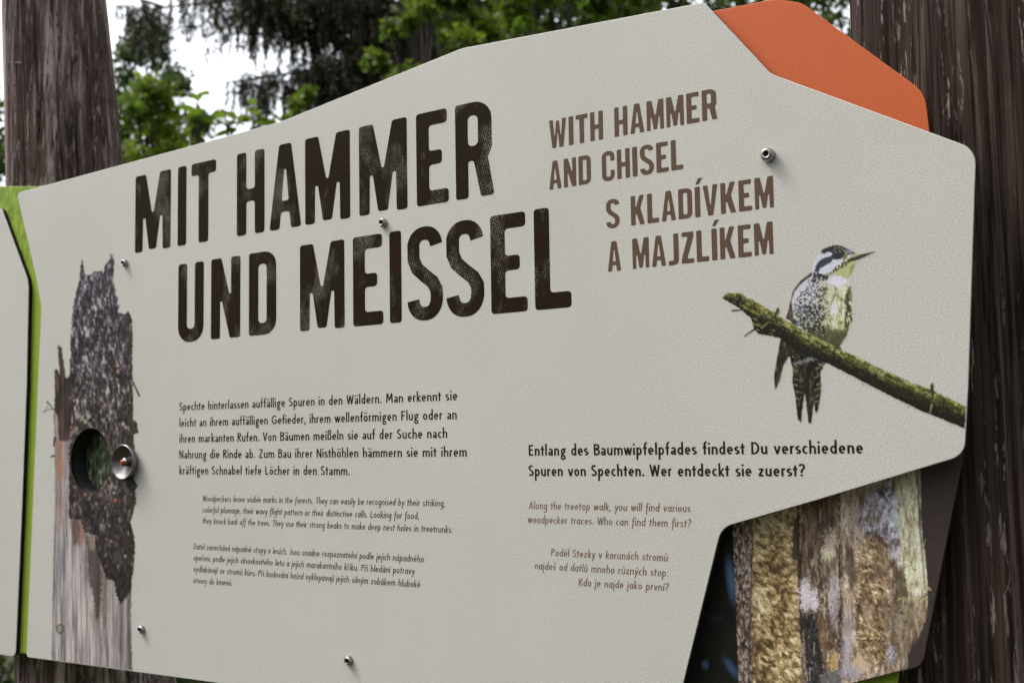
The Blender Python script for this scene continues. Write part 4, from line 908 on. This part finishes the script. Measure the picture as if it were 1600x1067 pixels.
def post(name, p_top, r_top, p_bot, r_bot, mat, seed, ext=(0.0, 4.2), knots=()):
    """round log, axis through two world points, checked and fluted along the grain"""
    nt_, nz = 300, 260; pt, pb = np.array(p_top), np.array(p_bot)
    zt_, zb_ = ext[1], ext[0]; zz = np.concatenate([np.linspace(zb_, 1.0, 20, endpoint=False), np.linspace(1.0, 2.6, nz - 40, endpoint=False), np.linspace(2.6, zt_, 20)])
    th = np.linspace(0, 2 * math.pi, nt_, endpoint=False); TH, ZZ = np.meshgrid(th, zz)
    t = (ZZ - pb[2]) / (pt[2] - pb[2]); cxx = pb[0] + (pt[0] - pb[0]) * t; cyy = pb[1] + (pt[1] - pb[1]) * t; r = r_bot + (r_top - r_bot) * t
    u = (TH + 2 * np.sin(TH)) ; cu, su = np.cos(TH), np.sin(TH)
    fl = fbm(cu * 14 + 60, su * 14 + 60 + ZZ * .4, seed, 3, .6) - .5
    fine = fbm(cu * 60 + 99 + ZZ * .15, su * 60 + 80 + ZZ * .25, seed + 5, 3, .6) - .5
    ck = fbm(cu * 26 + 31 + fbm(ZZ * 2, TH * 0 + 3, seed + 9) * .8, su * 26 + 71 + ZZ * .2, seed + 11, 2) - .5
    crk = sstep(.035, .0, abs(ck)) * sstep(.45, .6, fbm(TH * 2, ZZ * 2.2, seed + 15))
    lump = fbm(cu * 2 + 9, su * 2 + 9 + ZZ * 1.4, seed + 20, 2) - .5
    dr = fl * .008 + fine * .0035 - crk * .007 + lump * .012
    for (ka, kz, kr, kd) in knots:
        d = np.hypot((np.angle(np.exp(1j * (TH - ka)))) * r, (ZZ - kz) * .6); dr += -kd * sstep(kr, kr * .2, d) + kd * .5 * np.exp(-((d - kr * 1.2) / (kr * .5)) ** 2)
    r = r + dr; v = np.stack([cxx + r * cu, cyy + r * su, ZZ], -1).reshape(-1, 3)
    n = len(zz); q = np.arange(n * nt_).reshape(n, nt_); q2 = np.roll(q, -1, 1)
    f = np.stack([q[:-1], q2[:-1], q2[1:], q[1:]], -1).reshape(-1, 4)
    o = link(name, mesh_np(name, v, f, smooth=True), mat)
    return o
YL = .038
# posts stand upright behind the board
def axis_pt(px, py, y): return P(px, py, y)
pl = post('timber_post', axis_pt(88, 50, YL + .105), .094, axis_pt(150, 1050, YL + .13), .128, mat_postL, 300, knots=((math.radians(-62), 2.0, .022, .010), (math.radians(-118), 1.955, .014, .012)))
tag(pl, 'weathered greyish round timber post carrying the end of the sign with the tree trunk picture', 'post', 'timber posts behind the sign')
pr = post('timber_post', axis_pt(1556, 20, .044 + .15), .148, axis_pt(1580, 1050, .044 + .15), .152, mat_postR, 400)
tag(pr, 'dark brown round timber post with deep grain behind the orange corner of the sign', 'post', 'timber posts behind the sign')
# a staple left in the near face of the pale post
bpy.context.view_layer.update()
hit, hp_, hn_, _i = pl.ray_cast(V(EYE), V(ray(30.5, 98.5)))
if hit:
    st_v, st_f = [], []
    ux_ = hn_.cross(V((0, 0, 1))).normalized(); c_ = hp_ + hn_ * .001
    def tb(a, b, w_):
        s_ = len(st_v); d_ = (b - a).normalized(); e1 = d_.orthogonal().normalized(); e2 = d_.cross(e1)
        for q_ in (a, b):
            for k_ in range(6): st_v.append(q_ + (e1 * math.cos(k_ * math.pi / 3) + e2 * math.sin(k_ * math.pi / 3)) * w_)
        for k_ in range(6): st_f.append([s_ + k_, s_ + (k_ + 1) % 6, s_ + 6 + (k_ + 1) % 6, s_ + 6 + k_])
        st_f.append([s_ + k_ for k_ in range(6)]); st_f.append([s_ + 6 + k_ for k_ in range(6)][::-1])
    A_, B_ = c_ - ux_ * .0065, c_ + ux_ * .0065; tb(A_, B_, .0011); tb(A_, A_ - hn_ * .006, .0010); tb(B_, B_ - hn_ * .006, .0010)
    so = link('staple', mesh_py('staple', st_v, st_f), mat_steel, pl)

# ---------------------------------------------------------------- ground
M = MT('forest_floor', rough=.95, spec=.1)
M.color(M.ramp(M.noise(sc=2.2, det=8, rough=.7), [(.3, (.012, .014, .006)), (.5, (.035, .032, .016)), (.7, (.06, .055, .03))]))
mat_ground = M.m
gx = np.linspace(-150, 150, 61); GX, GY = np.meshgrid(gx, gx); GZ = (fbm(GX / 9 + 90, GY / 9 + 90, 5) - .5) * .5 * sstep(2, 8, np.hypot(GX, GY))
q = np.arange(61 * 61).reshape(61, 61)
go = link('ground', mesh_np('ground', np.stack([GX, GY, GZ], -1).reshape(-1, 3), np.stack([q[:-1, :-1], q[:-1, 1:], q[1:, 1:], q[1:, :-1]], -1).reshape(-1, 4), smooth=True), mat_ground); tag(go, kind='structure')

# ---------------------------------------------------------------- trees
def leaf_mat(name, stops, trans=.35, rough=.5):
    M = MT(name, rough=rough, spec=.3); at = M.n('ShaderNodeAttribute', attribute_name='Tone')
    c = M.ramp(at.outputs['Fac'], stops); M.color(c)
    tr = M.n('ShaderNodeBsdfTranslucent'); M.l(M.mix(.5, c, (.12, .22, .02)), tr.inputs[0])
    mx = M.n('ShaderNodeMixShader'); mx.inputs[0].default_value = trans
    M.l(M.b.outputs[0], mx.inputs[1]); M.l(tr.outputs[0], mx.inputs[2]); M.l(mx.outputs[0], M.t.nodes['Material Output'].inputs[0]); return M.m
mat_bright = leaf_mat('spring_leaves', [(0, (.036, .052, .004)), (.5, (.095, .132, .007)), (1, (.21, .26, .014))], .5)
mat_deep = leaf_mat('deep_green_leaves', [(0, (.009, .016, .004)), (.5, (.022, .038, .006)), (1, (.06, .092, .012))], .3)  # deep green foliage, darker in its own colour than the spring leaves
mat_needle = leaf_mat('spruce_needles', [(0, (.016, .016, .006)), (.5, (.028, .028, .009)), (1, (.048, .048, .014))], .05)
M = MT('bark', rough=.9, spec=.15); M.color(M.ramp(M.noise(scale=(6, 6, 1.5), sc=4, det=5), [(.3, (.015, .012, .01)), (.7, (.06, .05, .042))])); M.bump(M.noise(scale=(6, 6, 1.5), sc=4, det=5), .8, .02); mat_bark = M.m

def tube_mesh(paths, seg=6):
    """paths: list of (points (n,3), radii) -> verts, faces"""
    vs, fs = [], []
    for p, r in paths:
        p = np.array(p, float); n = len(p); t = np.gradient(p, axis=0); t /= np.maximum(np.linalg.norm(t, axis=1), 1e-9)[:, None]
        ref = np.array([.3, .9, .2]); a = np.cross(t, ref); a /= np.maximum(np.linalg.norm(a, axis=1), 1e-6)[:, None]; b = np.cross(t, a)
        s = sum(len(x) for x in vs); rr = np.asarray(r, float)[:, None]
        ring = [p + rr * (a * math.cos(2 * math.pi * i / seg) + b * math.sin(2 * math.pi * i / seg)) for i in range(seg)]
        vs.append(np.stack(ring, 1).reshape(-1, 3)); q = s + np.arange(n * seg).reshape(n, seg); q2 = np.roll(q, -1, 1)
        fs.append(np.stack([q[:-1], q2[:-1], q2[1:], q[1:]], -1).reshape(-1, 4))
    return np.concatenate(vs), np.concatenate(fs)
def leaves_mesh(name, c, size, tone, r, droop=.3, aspect=.62, direc=None):
    """kite-shaped folded leaves: c (n,3), size (n,), tone (n,)"""
    n = len(c); d = r.normal(size=(n, 3)) if direc is None else direc + r.normal(size=(n, 3)) * .35
    d[:, 2] -= droop; d /= np.linalg.norm(d, axis=1)[:, None]
    u = r.normal(size=(n, 3)); s = np.cross(d, u); s /= np.maximum(np.linalg.norm(s, axis=1), 1e-6)[:, None]; nn = np.cross(d, s)
    L = size[:, None]; A = c; Bp = c + d * L * .45 + s * L * aspect * .5 + nn * L * .08; T = c + d * L; Cp = c + d * L * .45 - s * L * aspect * .5 + nn * L * .08
    v = np.stack([A, Bp, T, Cp], 1).reshape(-1, 3); i = np.arange(n)[:, None] * 4
    f = np.concatenate([i + np.array([[0, 1, 2]]), i + np.array([[0, 2, 3]])], 0)
    me = mesh_np(name, v, f); at = me.attributes.new('Tone', 'FLOAT', 'POINT'); at.data.foreach_set('value', np.repeat(tone, 4).astype(np.float32)); return me
def at_px(px, py, dist):
    """world point seen at picture point, at a horizontal distance from the camera"""
    d = ray(px, py); return EYE + d * (dist / math.hypot(d[0], d[1]))
def broadleaf(name, label, px, dist, top_py, rad, n, size, mat, seed, zlo=1.0, clumps=60, tone=(.2, .95), cat='tree', leader=None, group=None, lean=0.0, sy=1.0):
    """trunk with limbs; crown of leaf clumps through an uneven volume"""
    r = np.random.default_rng(seed); base = at_px(px, 735, dist); ztop = at_px(px, top_py, dist)[2]
    t = empty(name, (base[0], base[1], 0)); H = ztop
    root = np.array([base[0], base[1], 0.0]); o3 = root
    trunk_pts = [np.array([.10 * math.sin(z * 1.1 + seed), .10 * math.cos(z * .9 + seed), z]) for z in np.linspace(0, H * .8, 9)]
    R0_ = .03 + .012 * H; paths = [(trunk_pts, np.linspace(R0_, R0_ * .3, 9))]
    cl = []
    for i in range(clumps):
        z = zlo + (H - zlo) * (i + r.random()) / clumps; f = (z - zlo) / (H - zlo)
        rr = rad * (math.sin(math.pi * min(1, .18 + .80 * f)) ** .7) * (.35 + .75 * math.sqrt(r.random())) * (1 if f < .93 else .4)
        a = r.uniform(0, 2 * math.pi); c = np.array([rr * math.cos(a), rr * math.sin(a) * sy, z]); cl.append((c, rad * r.uniform(.16, .34)))
        if i % 3 == 0:
            k_ = min(8, int(max(.05, f - .12) * 9)); s_ = trunk_pts[k_]; mid = (s_ + c) / 2 + np.array([0, 0, .15 * rad])
            paths.append(([s_, mid, c], [R0_ * .32, R0_ * .18, .006]))
    v, f_ = tube_mesh(paths); o = link('trunk', mesh_np('trunk', v, f_, smooth=True), mat_bark, t)
    cen, sz, tn = [], [], []
    for c, cr in cl:
        m_ = n // clumps; q_ = r.normal(size=(m_, 3)); q_ /= np.linalg.norm(q_, axis=1)[:, None]; q_ *= (r.random(m_) ** .45)[:, None] * cr; q_[:, 2] *= .75
        cen.append(c + q_); sz.append(size * r.uniform(.6, 1.25, m_)); lo = r.uniform(*tone); tn.append(np.clip(lo + r.normal(size=m_) * .16, 0, 1))
    me = leaves_mesh('crown', np.concatenate(cen), np.concatenate(sz), np.concatenate(tn), r); o = link('crown', me, mat, t)
    tag(t, label, cat, group); return t

# drooping spruce whose boughs hang into the gap of sky
def spruce(name, label, px, dist, H, boughs, seed, trunk_r=.14, L0=2.2, zlo=1.2, strand=.30, needles=34, group=None, thin=2.1):
    r = np.random.default_rng(seed); base = at_px(px, 735, dist); t = empty(name, (base[0], base[1], 0)); paths = [([(0, 0, 0), (0.03, 0, H * .4), (0, .02, H * .75), (0, 0, H)], [trunk_r, trunk_r * .75, trunk_r * .35, .02])]
    cen, dirs, sz, tn = [], [], [], []
    lists = list(boughs)
    for i in range(int((H - zlo) * 9)):
        z = zlo + (H - zlo) * (i + r.random()) / ((H - zlo) * 9); lists.append((ang_left + r.uniform(1.15, 2 * math.pi - 1.15), z, L0 * (1 - (z / H) ** 1.2) * r.uniform(.6, 1.05), -.25, .35))
    for a, z, Ln, dz, up in lists:
        n = 12; s = np.linspace(0, 1, n); rad_ = s * Ln
        pts = np.stack([np.cos(a) * rad_ + .06 * np.sin(s * 7 + z), np.sin(a) * rad_, z + dz * Ln * s + up * Ln * (s ** 3) * .5], -1); paths.append((pts, np.linspace(.028, .006, n)))
        # side twigs with hanging strands
        for sgn in (-1, 1):
            for k_ in range(int(Ln * 9 * thin) + 2):
                s0_ = r.uniform(.12, 1.0); p0 = np.array([np.interp(s0_, s, pts[:, j]) for j in range(3)]); tl = Ln * .26 * (1.15 - s0_) + .06
                pe = p0 + np.array([-np.sin(a), np.cos(a), 0]) * sgn * tl + np.array([np.cos(a), np.sin(a), 0]) * tl * .5 + np.array([0, 0, -.1 * tl]); paths.append(([p0, pe], [.006, .003]))
                for h_ in range(max(1, int(tl * 6.5 * thin))):
                    q0 = p0 + (pe - p0) * r.random(); ln = strand * (.25 + 1.15 * r.random() ** 1.6) ; m_ = max(4, int(needles * ln / strand))
                    w_ = np.linspace(0, 1, m_)[:, None]; sw = r.normal(size=2) * .02
                    cc = q0 + np.concatenate([w_ * sw[0], w_ * sw[1], -w_ * ln], 1) + r.normal(size=(m_, 3)) * .006; cen.append(cc); sz.append(.055 * r.uniform(.6, 1.2, m_)); tn.append(np.clip(r.uniform(.1, .8) + r.normal(size=m_) * .1, 0, 1))
                    dd = np.tile(np.array([[0, 0, -1.0]]), (m_, 1)) + r.normal(size=(m_, 3)) * .22; dirs.append(dd)
    v, f_ = tube_mesh(paths, 5); link('trunk', mesh_np('trunk', v, f_, smooth=True), mat_bark, t)
    me = leaves_mesh('needles', np.concatenate(cen), np.concatenate(sz), np.concatenate(tn), r, 0, .30, np.concatenate(dirs)); link('needles', me, mat_needle, t)
    print('spruce leaves', len(me.polygons)); tag(t, label, 'tree', group); return t
FWD = ray(800, 533); RIGHT = RW.dot(np.array([1, 0, 0])); ang_left = math.atan2(-RIGHT[1], -RIGHT[0])
def zat(py, dist, px=500): return at_px(px, py, dist)[2]
D1 = 9.0
bl = [(ang_left + .02, zat(85, D1), 1.52, -.127, .0), (ang_left - .12, zat(96, D1), 1.42, -.08, .0), (ang_left + .06, zat(95, D1), 1.12, .30, .0), (ang_left - .05, zat(18, D1), 1.38, .05, .0), (ang_left + .15, zat(2, D1), 1.3, .03, .0),
      (ang_left + .1, zat(128, D1), .98, -.10, .0), (ang_left - .25, zat(112, D1), 1.1, -.05, .0), (ang_left + .0, zat(-34, D1), 2.35, -.085, .0), (ang_left - .15, zat(-48, D1), 1.85, -.05, .0), (ang_left + .3, zat(60, D1), .75, .1, .0)]
spruce('spruce_tree', 'dark spruce with drooping hanging twigs in front of the white sky', 655, D1, 9.5, bl, 5, L0=1.1, zlo=3.0)
BG = 'broadleaf trees beyond the sign'
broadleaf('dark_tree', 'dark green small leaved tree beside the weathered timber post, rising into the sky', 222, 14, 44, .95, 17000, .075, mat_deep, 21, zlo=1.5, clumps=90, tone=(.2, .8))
broadleaf('bright_bush', 'bright green leafy bush low beside the weathered timber post', 226, 8, 138, .58, 12000, .058, mat_bright, 22, zlo=1.6, clumps=100, tone=(.0, .8), cat='bush')
broadleaf('leafy_shrub', 'mid green shrub peeping over the sloping sign edge under the white sky', 345, 8.3, 236, .40, 5000, .06, mat_deep, 23, zlo=1.6, clumps=60, tone=(.3, 1), cat='bush')
broadleaf('leafy_shrub', 'green shrub before the lowest spruce boughs, at the bend of the sign edge', 478, 7.5, 140, .26, 2600, .06, mat_bright, 24, zlo=2.2, clumps=34, tone=(.0, .6), cat='bush')
broadleaf('bright_tree', 'bright green broadleaf tree in front of the dark spruce trunk', 690, 7.5, -60, .42, 8500, .062, mat_bright, 25, zlo=3.3, clumps=52, tone=(.0, .75))
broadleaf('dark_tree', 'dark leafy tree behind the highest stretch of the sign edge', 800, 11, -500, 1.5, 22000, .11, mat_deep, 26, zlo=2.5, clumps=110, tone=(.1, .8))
broadleaf('bright_tree', 'light green tree over the middle of the sign next to the dark leafy tree', 905, 8.5, -160, .7, 9000, .09, mat_bright, 27, zlo=3.5, clumps=60, tone=(.0, .55))
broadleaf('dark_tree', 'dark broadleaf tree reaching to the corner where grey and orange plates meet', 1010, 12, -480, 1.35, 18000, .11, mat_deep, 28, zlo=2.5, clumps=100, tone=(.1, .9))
broadleaf('young_tree', 'thin green leaved tree in the gap between the orange plate and the dark post', 1290, 10, -150, .85, 13000, .075, mat_bright, 29, zlo=2.5, clumps=90, tone=(.0, .5))
broadleaf('dark_tree', 'dark forest tree standing furthest behind the spruce', 745, 17, -100, 1.5, 15000, .15, mat_deep, 30, zlo=2, clumps=80, tone=(.1, .6))
broadleaf('dark_tree', 'dark tree showing in the sliver outside the weathered timber post', -45, 12, 150, .85, 9000, .10, mat_deep, 31, zlo=1.0, clumps=60, tone=(.2, .9))
broadleaf('low_bush', 'dark low bush glimpsed beneath the bottom edge of the sign', 110, 7, 900, 1.3, 7000, .08, mat_deep, 33, zlo=.1, clumps=60, tone=(.1, .7), cat='bush')

# hazel shoots standing against the sky, each leaf its own piece
def hazel(label, px, dist, stems, seed):
    r = np.random.default_rng(seed); base = at_px(px, 735, dist); t = empty('hazel_shoot', (base[0], base[1], 0)); b0 = np.array([base[0], base[1], 0]); paths = []
    n = 8; lv = []; s = np.linspace(0, 1, 7)
    outl = [(0, 0), (.16, .20), (.30, .36), (.34, .58), (.24, .80), (.0, 1.0)]
    V_ = [(0, 0, 0)]; me_v = []
    for i, (wd, ln) in enumerate(outl): me_v.append((0, ln, -.10 * ln * ln))
    for i, (wd, ln) in enumerate(outl[1:-1]): me_v.append((wd, ln - .03, .07 - .12 * ln * ln)); 
    for i, (wd, ln) in enumerate(outl[1:-1]): me_v.append((-wd, ln - .03, .07 - .12 * ln * ln))
    f = []
    for sd in (0, 1):
        o_ = 6 + 4 * sd; f.append([0, 1, o_] if sd else [0, o_, 1])
        for i in range(3): q = [1 + i, 2 + i, o_ + i + 1, o_ + i]; f.append(q if sd else q[::-1])
        f.append([4, 5, o_ + 3] if sd else [4, o_ + 3, 5])
    lm = mesh_py('leaf', me_v, f); at = lm.attributes.new('Tone', 'FLOAT', 'POINT'); at.data.foreach_set('value', [.35] * len(me_v)); lm.materials.append(mat_bright)
    for (tx, ty, bx, by) in stems:
        top = at_px(tx, ty, dist) - b0; mid = at_px(bx, by, dist) - b0; low = np.array([0, 0, .1]); pts = [low, mid * .5 + np.array([0, 0, .0]), mid, (mid + top) / 2 + r.normal(size=3) * .01, top]; paths.append((pts, [.014, .011, .008, .005, .003]))
        nn = max(4, int(np.linalg.norm(top - mid) / .045))
        for i in range(nn):
            k_ = (i + .7) / nn; p = mid + (top - mid) * k_; a = r.uniform(0, 6.28) if i < nn - 1 else 0; lv.append((p, a, r.uniform(.085, .13) * (1.0 if k_ < .9 else .7)))
    v, f_ = tube_mesh(paths, 5); link('stem', mesh_np('stem', v, f_, smooth=True), mat_bark, t)
    for p, a, z_ in lv:
        o = bpy.data.objects.new('leaf', lm); COL.objects.link(o); o.parent = t; o.location = p
        o.rotation_euler = (r.uniform(-.5, .35), r.uniform(-.5, .5), a); o.scale = (z_, z_, z_)
    tag(t, label, 'shrub', 'hazel shoots against the sky')
hazel('taller hazel shoot of broad leaves standing out against the white sky', 318, 6.0, [(312, 142, 306, 196), (345, 166, 312, 198), (336, 182, 306, 205), (300, 172, 300, 215)], 41)
hazel('lower hazel shoot with upturned leaves just above the sign edge', 388, 6.0, [(353, 172, 356, 206), (383, 152, 398, 205), (404, 180, 405, 208), (372, 186, 362, 210), (428, 178, 420, 200)], 42)

# unseen wood added behind the viewer to darken steel reflections and low sky
def unseen_wood_mass():
    r = np.random.default_rng(77); cen, sz, tn, paths = [], [], [], []
    for i in range(15):
        a = math.radians(-172 + 164 * i / 14 + r.uniform(-4, 4)); d = r.uniform(6.5, 9.5); bx, by = EYE[0] + d * math.cos(a), EYE[1] + d * math.sin(a); H = r.uniform(5.5, 8.0)
        paths.append(([(bx, by, 0), (bx + .1, by, H * .5), (bx, by + .1, H)], [.16, .11, .02]))
        for k in range(46):
            z = r.uniform(.6, H); rr = 1.5 * math.sin(math.pi * min(1, .2 + .8 * z / H)) ** .6 * math.sqrt(r.random()); b = r.uniform(0, 6.28)
            q = r.normal(size=(70, 3)) * .30; cen.append(np.array([bx + rr * math.cos(b), by + rr * math.sin(b), z]) + q); sz.append(r.uniform(.12, .24, 70)); tn.append(np.clip(r.uniform(.1, .7) + r.normal(size=70) * .1, 0, 1))
    me = leaves_mesh('forest', np.concatenate(cen), np.concatenate(sz), np.concatenate(tn), r); v, f = tube_mesh(paths); o = link('forest', me, mat_deep); tag(o, kind='stuff', label='unseen leafy wood added on the side facing the sign, for reflections and shade', cat='forest')
    return o
unseen_wood_mass()
